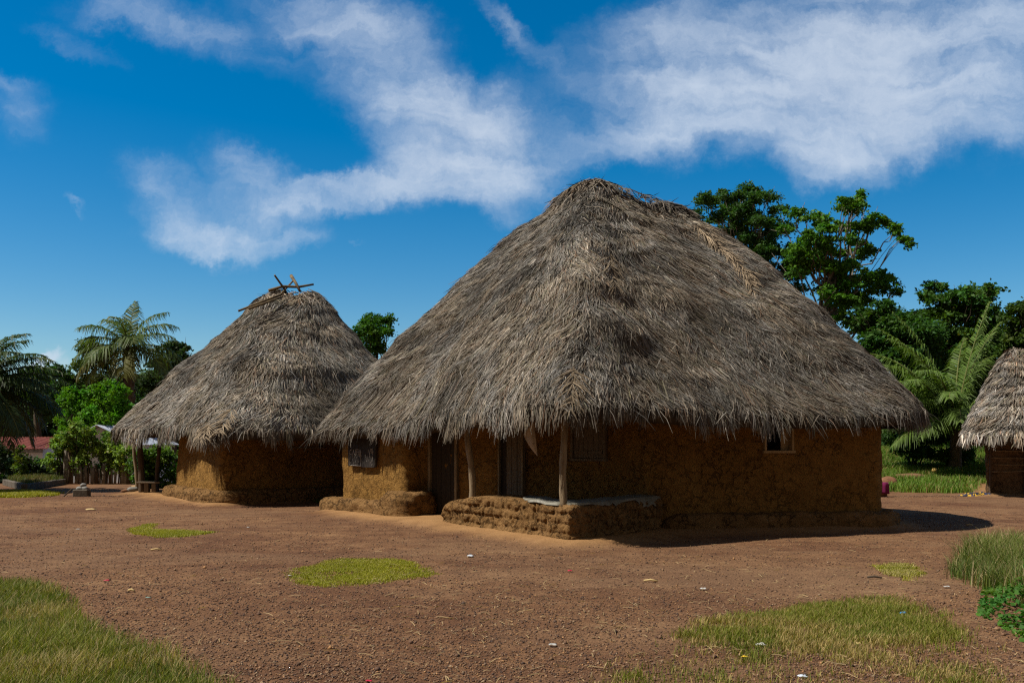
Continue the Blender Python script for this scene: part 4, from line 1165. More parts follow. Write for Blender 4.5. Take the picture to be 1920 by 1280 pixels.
for i, (bl, lab) in enumerate((
    (((140, 740, 24, 18), (128, 758, 22, 18), (152, 762, 24, 20), (126, 782, 24, 18), (150, 790, 26, 22), (138, 812, 30, 24)), 'bright green mango tree nearest the oil palm'),
    (((176, 734, 22, 14), (200, 726, 24, 14), (222, 738, 20, 16), (186, 752, 26, 16), (214, 756, 24, 18), (230, 760, 14, 16), (200, 776, 30, 20), (226, 784, 22, 22)), 'largest bright green mango tree with a domed crown'),
    (((172, 776, 22, 15), (162, 790, 22, 16), (184, 792, 24, 16), (174, 806, 30, 18)), 'low bright mango crown in front of the domed one'),
    (((246, 772, 20, 18), (262, 790, 22, 18), (240, 800, 26, 22)), 'bright mango crown at the foot of the coconut palm'))):
    Yq = Y8 - 1.5 * i * (i == 2)
    b3 = [blob(x, y, Yq, rp, rq, rng.uniform(-.6, .6)) for x, y, rp, rq in bl]
    x0_ = float(np.mean([q[0] for q in b3])); 
    tree('mango_tree', lab, 'tree', (x0_, Yq, -1.3), (x0_, Yq, float(np.mean([q[2] for q in b3]))), .2, b3, .16, (.085, .215, .012), dens=.8, group='bright mango trees behind the fence', seed=30 + i, sub=12, flat=.75, clump=.45, var=.22)
# ---- dense wood that closes the view behind everything
n = 52000
xx = rng.uniform(-95, 95, n); yy = 82 + rng.normal(0, 3, n); top = 5.6 + 3.4 * fbm(np.stack([xx * .12, xx * 0], -1), 61, 3)
P = np.stack([xx, yy + 3 * np.sin(xx * .3), -1.5 + (top + 1.5) * rng.random(n) ** .8], 1)
cid = (np.floor(xx * .8) + 100).astype(int)
o = leaves_mesh('wood', P, rng.uniform(.8, 1.5, n), leaf_cols(P, cid, (.032, .070, .018), .3), M['leaf'])
tag(o, 'dark belt of far woodland behind the village', 'woodland', kind='stuff')

# ---- palms
def palm(name, label, base, crown, tr, fronds, leaf_len, col, group=None, nl=46, wl_=.055, trunk_mat='palm_bark', boots=True, droopy=.75):
    """fronds: (azimuth degrees, elevation degrees, length, droop)"""
    root = empty(name, tuple(base), label, 'palm tree', group)
    b_, c_ = Vector(base), Vector(crown); mb = MB(); H = (c_ - b_).length
    k = max(10, int(H / .28)); pts = []; rad = []
    for i in range(k + 1):
        q = i / k; p = b_.lerp(c_, q); p += Vector((math.sin(q * 2.2) * .12 * tr, 0, 0))
        pts.append(p); rad.append(tr * ((1.25 - .45 * q) if not boots else (1.0 + .35 * sstep(.5, .95, q))) * (1 + (.07 if i % 2 else -.03)))
    mb.tube(pts, rad, 10)
    if boots:                                                # stubs of old frond bases
        for i in range(int(H / .11)):
            q = .35 + .65 * i / (H / .11); a = i * 2.4; p = b_.lerp(c_, q); r_ = tr * 1.15
            d = Vector((math.cos(a), math.sin(a), 0))
            mb.tube([p + d * r_ * .8, p + d * (r_ * 1.25) + Vector((0, 0, .14)), p + d * (r_ * 1.5) + Vector((0, 0, .3))], [.07, .05, .03], 5)
    mb.build('trunk', M[trunk_mat], root, smooth=True)
    for (az, el, ln, dr) in fronds:
        az, el = math.radians(az), math.radians(el); ns = 30; p = np.array(crown, float); pts = [p.copy()]; tang = []
        twist = rng.uniform(-.35, .35)
        for i in range(ns):
            s = i / ns; e = el - dr * (s ** 1.35) * 1.9; a = az + twist * s * s
            d = np.array((math.cos(a) * math.cos(e), math.sin(a) * math.cos(e), math.sin(e))); tang.append(d)
            p = p + d * ln / ns; pts.append(p.copy())
        pts = np.array(pts); tang.append(tang[-1]); tang = np.array(tang)
        s = np.linspace(.10, .99, nl); s = np.concatenate([s, s + .45 / nl]); sgn = np.concatenate([np.ones(nl), -np.ones(nl)])
        s = np.clip(s + rng.normal(0, .004, 2 * nl), .05, 1)
        B = np.stack([np.interp(s, np.linspace(0, 1, ns + 1), pts[:, k]) for k in range(3)], 1)
        Tn = unit(np.stack([np.interp(s, np.linspace(0, 1, ns + 1), tang[:, k]) for k in range(3)], 1))
        sd = unit(np.cross(Tn, np.array([[0, 0, 1.0]]) + .001)); upv = np.cross(sd, Tn)
        L_ = leaf_len * (.35 + .95 * np.sin(np.clip(s * 1.02 + .06, 0, 1) * math.pi) ** .8) * rng.uniform(.85, 1.1, 2 * nl)
        d = unit(Tn * (.45 + .5 * s)[:, None] + sd * sgn[:, None] + upv * rng.uniform(.05, .35, (2 * nl, 1)))
        Mm = B + d * (L_ * .5)[:, None]; Mm[:, 2] -= L_ * .08
        Tp = B + d * (L_ * .92)[:, None]; Tp[:, 2] -= L_ * droopy * rng.uniform(.6, 1.2, 2 * nl)
        wv = unit(np.cross(d, np.cross(d, np.array([[0, 0, 1.0]])) + rng.normal(0, .25, (2 * nl, 3))))
        wv = unit(Tn - d * (Tn * d).sum(1, keepdims=True) + rng.normal(0, .3, (2 * nl, 3)))
        V1, F1 = strands(B, Mm, Tp, wl_ * .8, wl_, wl_ * .2, wv)
        young = 1 + .5 * (el < .1) * rng.random()
        c = np.array(col) * rng.uniform(.7, 1.25, (2 * nl, 1)) * np.array([[1.0 + .9 * (el < 0) * rng.random(), 1, 1]])
        c1 = np.repeat(c, 6, 0)
        # rachis as a flat strip with a keel
        rw = np.linspace(.05, .012, ns + 1)[:, None]; sdr = unit(np.cross(tang, np.array([[0, 0, 1.0]]) + .001)); upr = np.cross(sdr, tang)
        Vr = np.stack([pts - sdr * rw, pts + upr * rw * .8, pts + sdr * rw, pts - upr * rw * .8], 1).reshape(-1, 3)
        Fr = grid_faces(ns + 1, 4, wrap=True)
        V = np.concatenate([V1, Vr]); F = np.concatenate([F1, Fr + len(V1)]); C = np.concatenate([c1, np.tile(np.array([[.16, .17, .05]]), (len(Vr), 1))])
        mesh_np('frond', V, F, M['palm_leaf'], root, C)
    return root
# coconut palm above the fence
Yc = 55; cr = pix(241, 652, Yc)
fr = []
for az, el, ln, dr in ((95, 84, 3.4, .3), (40, 72, 3.7, .55), (150, 66, 3.5, .6), (10, 60, 3.6, .7), (190, 52, 3.5, .62), (270, 66, 3.0, .6), (175, 34, 3.7, .66), (350, 40, 3.7, .7), (120, 38, 3.4, .6), (300, 34, 3.2, .7),
                       (185, 14, 3.8, .62), (2, 14, 3.9, .58), (60, 10, 3.5, .6), (240, 8, 3.2, .6), (205, -6, 3.7, .55), (335, -6, 3.8, .52), (285, -24, 3.0, .4), (190, -22, 3.2, .4)):
    fr.append((az + rng.uniform(-6, 6), el, ln * .95, dr * 1.1))
palm('coconut_palm', 'tall coconut palm with a full feathery crown standing clear against the sky', (cr[0] + .1, Yc, -1.4), cr, .24, fr, .95, (.072, .112, .024), group='coconut palms', wl_=.065)
# low coconut palm between the huts on the other side
Yd = 35.5; cr = pix(1790, 806, Yd)
fr = [(8, 80, 5.0, .16), (60, 70, 4.8, .4), (170, 74, 4.8, .42), (20, 76, 4.8, .35), (140, 66, 4.6, .5), (45, 64, 4.6, .5), (195, 62, 4.4, .6), (340, 62, 4.4, .6), (185, 50, 3.8, .72), (215, 46, 3.6, .75), (160, 42, 3.8, .7), (5, 46, 3.8, .7), (240, 54, 3.6, .8), (300, 52, 3.6, .8), (190, 34, 3.2, .75), (225, 30, 3.0, .8), (330, 34, 3.2, .8), (270, 40, 2.8, .9), (60, 30, 3.6, .7), (115, 34, 3.6, .7), (205, 70, 4.6, .5), (155, 80, 5.0, .35), (230, 64, 4.0, .7), (178, 26, 3.4, .6), (200, 14, 3.0, .6), (168, 58, 4.2, .62), (250, 40, 3.2, .8), (210, 56, 4.0, .66)]
fr = [(a_, e_, l_ * 1.06, d_) for a_, e_, l_, d_ in fr]
palm('coconut_palm', 'young low coconut palm with long arching fronds growing from the grass bank', (cr[0], Yd, groundz(cr[0], Yd) - .1), cr, .22, fr, .66, (.088, .145, .023), group='coconut palms', nl=74, wl_=.046, boots=False)
# oil palm at the left border
Yo = 30.5; cr = pix(-48, 728, Yo)
fr = []
for i in range(30):
    az = i * 137.5 % 360; el = 68 - 95 * (i / 30) ** .9
    fr.append((az, el, rng.uniform(2.5, 3.0), rng.uniform(.5, .75)))
for az, el in ((0, 44), (350, 24), (12, 8), (340, 62), (20, 30), (330, -6)):
    fr.append((az, el, 3.15, .60))
fr2 = [(az + 20, el - 6, ln * .95, dr) for az, el, ln, dr in fr]
palm('oil_palm', 'dark oil palm at the picture edge with long drooping spiky fronds', (cr[0], Yo, -.3), cr, .33, fr, .57, (.040, .070, .020), nl=56, wl_=.045)
# banana plants between the big hut and the coconut palm
def banana(x, y, z, hgt, label, n=6):
    root = empty('banana_plant', (x, y, z), label, 'banana plant', 'banana plants on the grass bank')
    MB().tube([(x, y, z - .1), (x + .03, y, z + hgt * .45), (x, y, z + hgt * .62)], [.11, .08, .06], 8).build('stem', M['green_stem'], root, smooth=True)
    for i in range(n):
        az = i * 2.4 + rng.uniform(-.3, .3); el = rng.uniform(.75, 1.3); ln = hgt * rng.uniform(.5, .7); ns = 12; p = np.array((x, y, z + hgt * .58)); V = []
        for k in range(ns + 1):
            s = k / ns; e = el - 1.5 * s ** 1.6
            d = np.array((math.cos(az) * math.cos(e), math.sin(az) * math.cos(e), math.sin(e))); sd = np.array((-math.sin(az), math.cos(az), 0))
            w = .26 * math.sin(min(1, s * .97 + .03) * math.pi) ** .55 * (s > .12) + .025
            V += [p - sd * w - np.array((0, 0, w * .25)), p, p + sd * w - np.array((0, 0, w * .25))]
            p = p + d * ln / ns
        c = np.array((.075, .16, .025)) * rng.uniform(.7, 1.2)
        mesh_np('leaf', np.array(V), grid_faces(ns + 1, 3), M['palm_leaf'], root, np.tile(c, (len(V), 1)), smooth=True)
for px_, Y_, hh, lab in ((1712, 43, 4.0, 'banana plant with upright leaves beside the young coconut palm'), (1686, 41, 4.0, 'banana plant whose leaf tips clear the big thatch slope')):
    xq = (px_ - 960) / FOC * Y_; banana(xq, Y_, groundz(xq, Y_), hh, lab)

# ---- shrubs
def shrub(name, label, blobs, leaf, col, base, dens=.8, group=None, seed=1, sub=8, alt=None, tr=.05, flat=.7, var=.35, aspect=.5, altp=.12, cat='shrub'):
    root = empty(name, tuple(base), label, cat, group)
    mb = MB(); r_ = random.Random(seed)
    for bl in blobs:
        e = Vector(bl[:3]); s = Vector((base[0] + r_.uniform(-.06, .06), base[1] + r_.uniform(-.05, .05), base[2] - .05))
        mb.tube([s, s.lerp(e, .5) + Vector((r_.uniform(-.1, .1), 0, .1)), e], [tr, tr * .7, tr * .3], 5)
    mb.build('stem', M['bark_dark'], root, smooth=True)
    P, cid = clump_points(blobs, leaf, dens, sub, flat)
    leaves_mesh('foliage', P, leaf * rng.uniform(.6, 1.3, len(P)), leaf_cols(P, cid, col, var, alt, altp), M['leaf'], root, aspect=aspect, up=.35)
    return root
Ys = 36.5
for i, (bl, lab) in enumerate((
    (((108, 832, 14, 12), (120, 818, 16, 12), (110, 850, 18, 14), (126, 842, 20, 16), (98, 862, 12, 12), (114, 872, 18, 12)), 'loose light green bush spilling over the corner of the stake fence'),
    (((142, 800, 12, 12), (150, 818, 18, 14), (160, 808, 14, 12), (148, 838, 22, 16), (162, 858, 24, 16), (148, 878, 16, 14)), 'tallest light green bush growing out of the stake fence'),
    (((184, 826, 20, 12), (204, 820, 18, 10), (190, 846, 24, 16), (206, 862, 22, 18), (180, 876, 20, 16), (214, 838, 16, 14)), 'dense bush in the middle of the stake fence'),
    (((232, 846, 18, 14), (222, 866, 20, 16), (240, 870, 16, 16), (226, 836, 16, 10)), 'yellowish bush at the far end of the stake fence'))):
    b3 = [blob(x, y, Ys, rp, rq, rng.uniform(-.4, .4), depth=.45) for x, y, rp, rq in bl]
    x0_ = float(np.mean([q[0] for q in b3]))
    shrub('fence_bush', lab, b3, .16, (.160, .250, .045), (x0_, Ys + .1, 0), dens=.75, group='bushes growing from the stake fence', seed=40 + i, sub=8, alt=(.16, .17, .05), altp=.10, var=.4)
for i, (bl, Yq, cc, lab) in enumerate((
    (((1682, 836, 16, 16), (1700, 824, 22, 18), (1724, 832, 22, 18), (1708, 850, 26, 12), (1744, 846, 16, 12)), 36, (.036, .085, .016), 'dark leafy bush on the bank nearest the big hut corner'),
    (((1768, 852, 20, 12), (1788, 842, 22, 14), (1812, 850, 20, 14), (1796, 864, 26, 8)), 36, (.045, .100, .016), 'dark green bush around the foot of the young coconut palm'),
    (((1690, 850, 22, 14), (1712, 842, 22, 16), (1735, 856, 24, 12), (1756, 848, 20, 14), (1722, 862, 26, 8)), 42, (.060, .130, .020), 'bright leafy bush low on the bank under the palm fronds'),
    (((1800, 872, 16, 8), (1826, 868, 20, 12), (1840, 880, 12, 8)), 37, (.095, .150, .022), 'spiky yellowish bush near the wattle wall'),
    (((262, 870, 22, 20), (280, 850, 26, 18), (310, 850, 26, 20), (296, 880, 30, 20), (322, 884, 22, 20), (270, 894, 22, 10), (300, 904, 34, 8)), 33, (.070, .140, .020), 'thick dark green shrub behind the porch of the smaller hut'),
    (((20, 858, 26, 16), (50, 868, 22, 14), (10, 880, 26, 16), (66, 880, 14, 10), (44, 886, 26, 8)), 41, (.014, .030, .010), 'very dark bush in front of the whitewashed house'),
    (((-10, 850, 30, 24), (-30, 880, 30, 24), (0, 894, 24, 10)), 38, (.016, .034, .010), 'dark undergrowth at the foot of the oil palm'),
    (((72, 870, 16, 12), (90, 884, 18, 10), (64, 890, 18, 8)), 42, (.05, .09, .025), 'greyish green bush by the corner of the whitewashed house'))):
    b3 = [blob(x, y, Yq, rp, rq, rng.uniform(-.4, .4)) for x, y, rp, rq in bl]
    x0_ = float(np.mean([q[0] for q in b3]))
    shrub('bush', lab, b3, .15, cc, (x0_, Yq, groundz(x0_, Yq)), dens=.9, group='bushes around the yard', seed=50 + i, sub=10)
Yq = 36.5
b3 = [blob(x, y, Yq, rp, rq, 0, depth=.3) for x, y, rp, rq in ((38, 838, 5, 8), (36, 852, 8, 8), (42, 862, 10, 7), (34, 872, 12, 7), (44, 880, 12, 7), (38, 890, 8, 6))]
x0_ = pix(38, 832, Yq)[0]
shrub('sapling', 'slim yellow green sapling rising from the raised bed', b3, .15, (.085, .125, .02), (x0_, Yq, .1), dens=.55, seed=61, tr=.03)
b3 = [blob(x, y, 42, rp, rq, 0, depth=.8) for x, y, rp, rq in ((1830, 846, 22, 14), (1800, 858, 26, 12), (1842, 866, 16, 12), (1790, 842, 20, 12))]
x0_ = pix(1820, 832, 42)[0]
shrub('bush', 'low leafy bush beside the wattle wall of the hut at the edge', b3, .16, (.05, .11, .018), (x0_, 42, groundz(x0_, 42)), dens=.8, group='bushes around the yard', seed=63)
b3 = [blob(x, y, 45, rp, rq, 0, depth=1.0) for x, y, rp, rq in ((1690, 800, 30, 22), (1720, 815, 34, 22), (1750, 800, 34, 24), (1780, 818, 30, 22), (1670, 830, 30, 20), (1830, 815, 34, 24), (1870, 820, 34, 24))]
x0_ = pix(1750, 832, 45)[0]
shrub('bush', 'dark tangle of leaves under the fronds of the young coconut palm', b3, .18, (.026, .06, .014), (x0_, 45, groundz(x0_, 45)), dens=.9, group='bushes around the yard', seed=65, sub=10)

# ================================================================== fence, houses, raised bed
fe = empty('stake_fence', tuple(pix(200, 832, 36)[:2]) + (0,), 'uneven fence of upright grey stakes closing the yard under the light green bushes', 'fence')
r3 = random.Random(8)
for px_ in list(range(109, 118, 5)) + list(range(121, 300, 5)):
    Yf = 36.2 if px_ > 118 else 37.2
    if 246 < px_ < 262: continue
    x_ = (px_ - 960) / FOC * Yf + r3.uniform(-.03, .03); h_ = r3.uniform(.75, 1.25) if px_ < 140 or px_ > 225 else r3.uniform(.6, 1.0); r_ = r3.choice((.03, .04, .05, .065))
    if px_ in (121, 131, 231): h_, r_ = 1.35, .075
    ln = r3.uniform(-.06, .06)
    MB().tube([(x_, Yf, -.1), (x_ + ln * .4, Yf + .02, h_ * .5), (x_ + ln, Yf, h_)], [r_ * 1.1, r_, r_ * .9], 7).build('stake', M['bark'] if r3.random() < .75 else M['wood_dark'], fe, smooth=True)
MB().tube([(pix(226, 0, 36.4)[0], 36.4, .16), (pix(262, 0, 36.4)[0], 36.4, .20)], .035, 6).build('rail', M['wood_pale'], fe)
MB().tube([(pix(226, 0, 36.4)[0], 36.4, .66), (pix(262, 0, 36.4)[0], 36.4, .62)], .03, 6).build('rail', M['wood_dark'], fe)
def house(name, label, x0, x1, y0, y1, zb, ze, zr, wall_m, roof_m, hip=0.0, over=.35, ridge_x=True):
    root = empty(name, ((x0 + x1) / 2, (y0 + y1) / 2, zb), label, 'house', 'tin roofed houses beyond the fence')
    mb = MB(); t_ = .2
    mb.box(((x0 + x1) / 2, y0 + t_ / 2, (zb + ze) / 2), (x1 - x0, t_, ze - zb)); mb.box(((x0 + x1) / 2, y1 - t_ / 2, (zb + ze) / 2), (x1 - x0, t_, ze - zb))
    mb.box((x0 + t_ / 2, (y0 + y1) / 2, (zb + ze) / 2 - .003), (t_, y1 - y0 - 2 * t_, ze - zb)); mb.box((x1 - t_ / 2, (y0 + y1) / 2, (zb + ze) / 2 - .003), (t_, y1 - y0 - 2 * t_, ze - zb))
    if not ridge_x:
        xm = (x0 + x1) / 2
        for yy_ in (y0 + .02, y1 - .02):
            mb.put([(x0, yy_, ze), (x1, yy_, ze), (xm, yy_, zr - .06)], [(0, 1, 2)])
    mb.build('wall', wall_m, root)
    # corrugated sheets
    A0, A1, B0, B1 = x0 - over, x1 + over, y0 - over, y1 + over
    V = []; F = []
    nu = 120
    for side in (0, 1):
        b0 = len(V)
        for i in range(nu + 1):
            q = i / nu; c = .022 * math.sin(q * (A1 - A0 if ridge_x else B1 - B0) / .13 * 2 * math.pi / 1.5)
            if ridge_x:
                x = A0 + (A1 - A0) * q; ym = (y0 + y1) / 2; xr = min(max(x, A0 + hip), A1 - hip)
                V.append((x, B0 if side == 0 else B1, ze - .08 + c)); V.append((xr, ym, zr + c))
            else:
                y = B0 + (B1 - B0) * q; xm = (x0 + x1) / 2
                V.append((A0 if side == 0 else A1, y, ze - .08 + c)); V.append((xm, y, zr + c))
        for i in range(nu):
            F.append((b0 + 2 * i, b0 + 2 * i + 2, b0 + 2 * i + 3, b0 + 2 * i + 1))
    rf = MB().put(V, F).build('roof', roof_m, root)
    sol = rf.modifiers.new('sheet', 'SOLIDIFY'); sol.thickness = .02
    return root
hx0, hx1 = pix(-120, 0, 50)[0], pix(80, 0, 50)[0]
hs = house('house', 'low whitewashed house with a rusty red sheet roof beside the oil palm', hx0, hx1, 50, 56, -1.6, 1.42, 2.0, M['wash'], M['rust'], hip=.9, over=.45)
MB().box(((hx0 + hx1) / 2, 49.75, 1.22), (hx1 - hx0 + .3, .06, .18)).build('fascia', M['stone'], hs)
house('house', 'grey tin roofed house half hidden by the bushes of the stake fence', pix(124, 0, 44)[0], pix(250, 0, 44)[0], 44, 49, -1.4, 1.65, 2.5, M['wash'], M['tin'], ridge_x=False, over=.3)
kb = empty('raised_bed', (*pix(47, 832, 32)[:2], 0), 'low concrete edged bed of grass and soil in front of the stake fence', 'garden bed')
K0, K1, K2, K3 = np.array(gpt(10, 909)), np.array(gpt(46, 919)), np.array(gpt(119, 908)), np.array(gpt(72, 901))
mbk = MB()
for a_, b_ in ((K0, K1), (K1, K2)):
    c = (a_ + b_) / 2; d = b_ - a_
    nseg = 10
    for i in range(nseg):
        q = a_ + d * (i + .5) / nseg
        mbk.box((q[0], q[1], .11), (np.linalg.norm(d) / nseg - .004, .20, .24 + .012 * math.sin(i * 2.1)), math.atan2(d[1], d[0]), bev=.02, jit=.004)
mbk.build('kerb', M['concrete'], kb)
vv = [];
for i in range(14):
    for j in range(14):
        u_, v_ = i / 13, j / 13
        q = (K0 * (1 - u_) + K3 * u_) * (1 - v_) + (K1 * (1 - u_) + K2 * u_) * v_
        vv.append((q[0], q[1], .17 + .10 * math.sin(u_ * 3.1) * math.sin(v_ * 3.1) + .02 * math.sin(i * 2.3 + j * 1.7)))
mesh_np('soil', np.array(vv), grid_faces(14, 14), M['soil'], kb, smooth=True)
# darker low wall beyond the bed
w0, w1 = pix(82, 0, 43), pix(120, 0, 43)
wlm = MB().box(((w0[0] + w1[0]) / 2, 43, -.35), (w1[0] - w0[0], .25, 1.7), 0, bev=.03).build('low_wall', M['concrete'], None)
tag(wlm, 'low dark block wall at the far end of the stake fence', 'wall')

# ================================================================== grass and ground cover
def blades(name, label, poly_px, n, hgt, wid, cols, cat='grass', dens=None, lean=.45, dry=.3, edge=.0, poly=None, zoff=0.0, wind=(0, 0), tuft=None):
    poly = [tuple(gpt(*q)) for q in poly_px] if poly is None else poly
    pa = np.array(poly); lo, hi = pa.min(0), pa.max(0)
    X = np.zeros(0); Yy = np.zeros(0)
    while len(X) < n:
        x = rng.uniform(lo[0], hi[0], n * 2); y = rng.uniform(lo[1], hi[1], n * 2)
        k = in_poly(x, y, poly)
        d = d_poly(x, y, poly)
        wob = fbm(np.stack([x * 1.7, y * 1.7], -1), 77, 3)
        if edge > 0: k &= rng.random(len(x)) < sstep(0, edge, d - (wob - .35) * edge * .6)
        if dens is not None: k &= rng.random(len(x)) < dens(x, y)
        if k.sum() == 0: break
        X = np.concatenate([X, x[k]]); Yy = np.concatenate([Yy, y[k]])
    X, Yy = X[:n], Yy[:n]; n = len(X)
    if tuft:                                                  # blades gather in tufts of uneven size
        nc = max(5, n // 16); ci = rng.integers(0, n, nc); pick = rng.integers(0, nc, n); own = rng.random(n) < tuft
        r_ = rng.uniform(.012, .05, nc)
        X = np.where(own, X[ci[pick]] + rng.normal(0, 1, n) * r_[pick], X); Yy = np.where(own, Yy[ci[pick]] + rng.normal(0, 1, n) * r_[pick], Yy)
    B = np.stack([X, Yy, gh(X, Yy) + zoff - .01], 1)
    pv = fbm(np.stack([X * 1.3, Yy * 1.3], -1), 91, 3)
    h = rng.uniform(.45, 1.15, n) * hgt * (.55 + .9 * pv)
    az = rng.uniform(0, 2 * math.pi, n); ln = rng.uniform(.1, 1, n) * lean
    hd = np.stack([np.cos(az) + wind[0], np.sin(az) + wind[1]], 1) * ln[:, None]
    Mm = B + np.concatenate([hd * .35, np.ones((n, 1)) * .6], 1) * h[:, None]
    Tp = B + np.concatenate([hd, np.ones((n, 1)) * .95], 1) * h[:, None]
    sd = unit(np.stack([-np.sin(az), np.cos(az), rng.normal(0, .2, n)], 1) + rng.normal(0, .3, (n, 3)))
    w = wid * rng.uniform(.6, 1.3, n)
    V, F = strands(B, Mm, Tp, w, w * .8, w * .12, sd)
    g0, g1, dr = np.array(cols[0]), np.array(cols[1]), np.array(cols[2])
    mixv = np.clip(pv * 1.4 - .2 + rng.normal(0, .25, n), 0, 1)[:, None]
    c = (g0 * (1 - mixv) + g1 * mixv) * rng.uniform(.7, 1.3, (n, 1))
    dq = fbm(np.stack([X * 2.1, Yy * 2.1], -1), 95, 3)
    m = rng.random(n) < dry * (.5 + 1.6 * sstep(.4, .65, dq)); c[m] = dr * rng.uniform(.6, 1.25, (m.sum(), 1))
    o = mesh_np(name, V, F, M['grass'], None, np.repeat(np.clip(c, .005, .8), 6, 0))
    return tag(o, label, cat, kind='stuff')
GR = ((.090, .122, .014), (.180, .195, .027), (.36, .28, .12))
blades('grass', 'long half dry grass covering the near corner of the yard', [(-260, 1085), (0, 1088), (60, 1090), (112, 1098), (160, 1128), (182, 1165), (265, 1192), (345, 1220), (385, 1250), (460, 1290), (520, 1400), (-500, 1400)], 78000, .135, .0058, GR, edge=.4, dry=.34, lean=.8, tuft=.45)
blades('grass', 'thin patchy grass with bare earth showing near the blue plastic scrap', [(1040, 1300), (1120, 1240), (1205, 1190), (1290, 1165), (1380, 1146), (1560, 1120), (1700, 1114), (1765, 1140), (1850, 1200), (1930, 1270), (2040, 1400), (960, 1400)], 52000, .070, .0055, ((.105, .135, .014), (.185, .195, .024), (.36, .27, .10)), edge=.6, dry=.36, lean=.8, tuft=.5,
       dens=lambda x, y: np.clip((.16 + 1.0 * sstep(.38, .58, fbm(np.stack([x * 1.3, y * 1.3], -1), 83, 4))) * (.34 + .66 * sstep(6.7, 7.9, y + .12 * (x - 3))), 0, 1))
blades('grass', 'tall tufted grass clump at the edge beside the green creeper', [(1765, 1072), (1800, 1040), (1850, 1030), (1990, 1020), (2100, 1100), (2040, 1190), (1900, 1170), (1840, 1120), (1790, 1100)], 19000, .33, .0080, ((.075, .115, .020), (.135, .165, .032), (.38, .30, .15)), edge=.3, dry=.28, lean=.8, tuft=.5)
for i, (pp, lab, nn) in enumerate((
    ([(508, 1076), (560, 1062), (600, 1050), (640, 1045), (720, 1044), (775, 1050), (810, 1063), (838, 1076), (800, 1086), (750, 1092), (680, 1100), (600, 1105), (545, 1096)], 'oval patch of short bright turf in the middle of the yard', 42000),
    ([(226, 992), (250, 984), (275, 980), (302, 980), (304, 987), (296, 991), (330, 993), (380, 994), (442, 995), (410, 1000), (350, 1006), (290, 1008), (250, 1003)], 'curved patch of short turf nearer the smaller hut', 30000),
    ([(1628, 1058), (1660, 1053), (1720, 1054), (1742, 1064), (1738, 1078), (1722, 1092), (1690, 1094), (1655, 1078)], 'faded patch of short turf beside the tall tufted grass', 12000),
    ([(-80, 932), (-40, 921), (60, 921), (128, 924), (110, 930), (40, 934)], 'strip of short turf in front of the raised bed', 16000))):
    blades('turf', lab, pp, nn, (.034, .042, .04, .10)[i], (.009, .012, .008, .02)[i], ((.20, .215, .012), (.30, .285, .025), (.38, .32, .12)), dry=(.10, .12, .34, .1)[i], lean=.9, edge=(.35, .5, .5, .5)[i], cat='turf', tuft=.3, dens=lambda x, y: .25 + .75 * sstep(.30, .48, fbm(np.stack([x * 4, y * 4], -1), 85, 3)))
# grass on the raised bed, by the huts and on the bank
bedp = [tuple(K0 + (K1 - K0) * .04), tuple(K1 + np.array((.0, .15))), tuple(K2), tuple(K3)]
blades('grass', 'grass growing on the raised bed', None, 9000, .22, .016, ((.05, .085, .015), (.09, .12, .03), (.22, .17, .08)), poly=bedp, zoff=.17, dry=.3)
blades('grass', 'few weeds at the foot of the smaller hut where the two huts meet', [(560, 938), (600, 935), (640, 933), (640, 940), (600, 943)], 900, .12, .012, ((.04, .085, .012), (.07, .12, .02), (.2, .16, .06)), dry=.1)
bank = [(10.6, 33.0), (12.0, 30.4), (13.6, 29.0), (14.9, 28.9), (17.0, 32.3), (21, 34), (24, 46), (12, 48), (11.0, 40)]
blades('grass', 'rough green grass on the bank beyond the yard', None, 95000, .28, .024, ((.075, .150, .015), (.135, .225, .026), (.30, .24, .09)), poly=bank, dry=.16, edge=1.0, lean=.6,
       dens=lambda x, y: np.clip(.35 + 1.0 * sstep(.36, .55, fbm(np.stack([x * .8, y * .8], -1), 87, 3)), 0, 1))
tallp = [(11.2, 36), (13.6, 36.6), (14.0, 41), (11.5, 41)]
blades('reeds', 'tall maize like grass right beside the big hut corner', None, 5000, 1.15, .035, ((.05, .105, .014), (.10, .17, .03), (.24, .2, .08)), poly=tallp, dry=.1, lean=.45, cat='tall grass')
def ground_leaves(name, label, poly_px, n, size, hgt, col, cat):
    poly = [tuple(gpt(*q)) for q in poly_px]; pa = np.array(poly); lo, hi = pa.min(0), pa.max(0)
    x = rng.uniform(lo[0], hi[0], n * 4); y = rng.uniform(lo[1], hi[1], n * 4); k = in_poly(x, y, poly) & (rng.random(n * 4) < sstep(.22, .42, fbm(np.stack([x * 2, y * 2], -1), 97, 3)))
    x, y = x[k][:n], y[k][:n]; hh = hgt * sstep(0, .5, d_poly(x, y, poly)) * (.6 + .8 * fbm(np.stack([x * 3, y * 3], -1), 98, 2))
    P = np.stack([x, y, gh(x, y) + hh * rng.random(len(x)) ** .5 + .01], 1)
    o = leaves_mesh(name, P, size * rng.uniform(.6, 1.4, len(P)), leaf_cols(P, (np.floor(x * 5) - np.floor(x * 5).min()).astype(int), col, .25), M['leaf'], up=.9, aspect=.8)
    return tag(o, label, cat, kind='stuff')
ground_leaves('creeper', 'low creeper of round green leaves at the edge of the tall tufted grass', [(1832, 1165), (1842, 1118), (1870, 1070), (1930, 1050), (2040, 1060), (2060, 1240), (1960, 1240), (1905, 1200), (1870, 1180)], 7000, .050, .30, (.065, .165, .024), 'creeper')

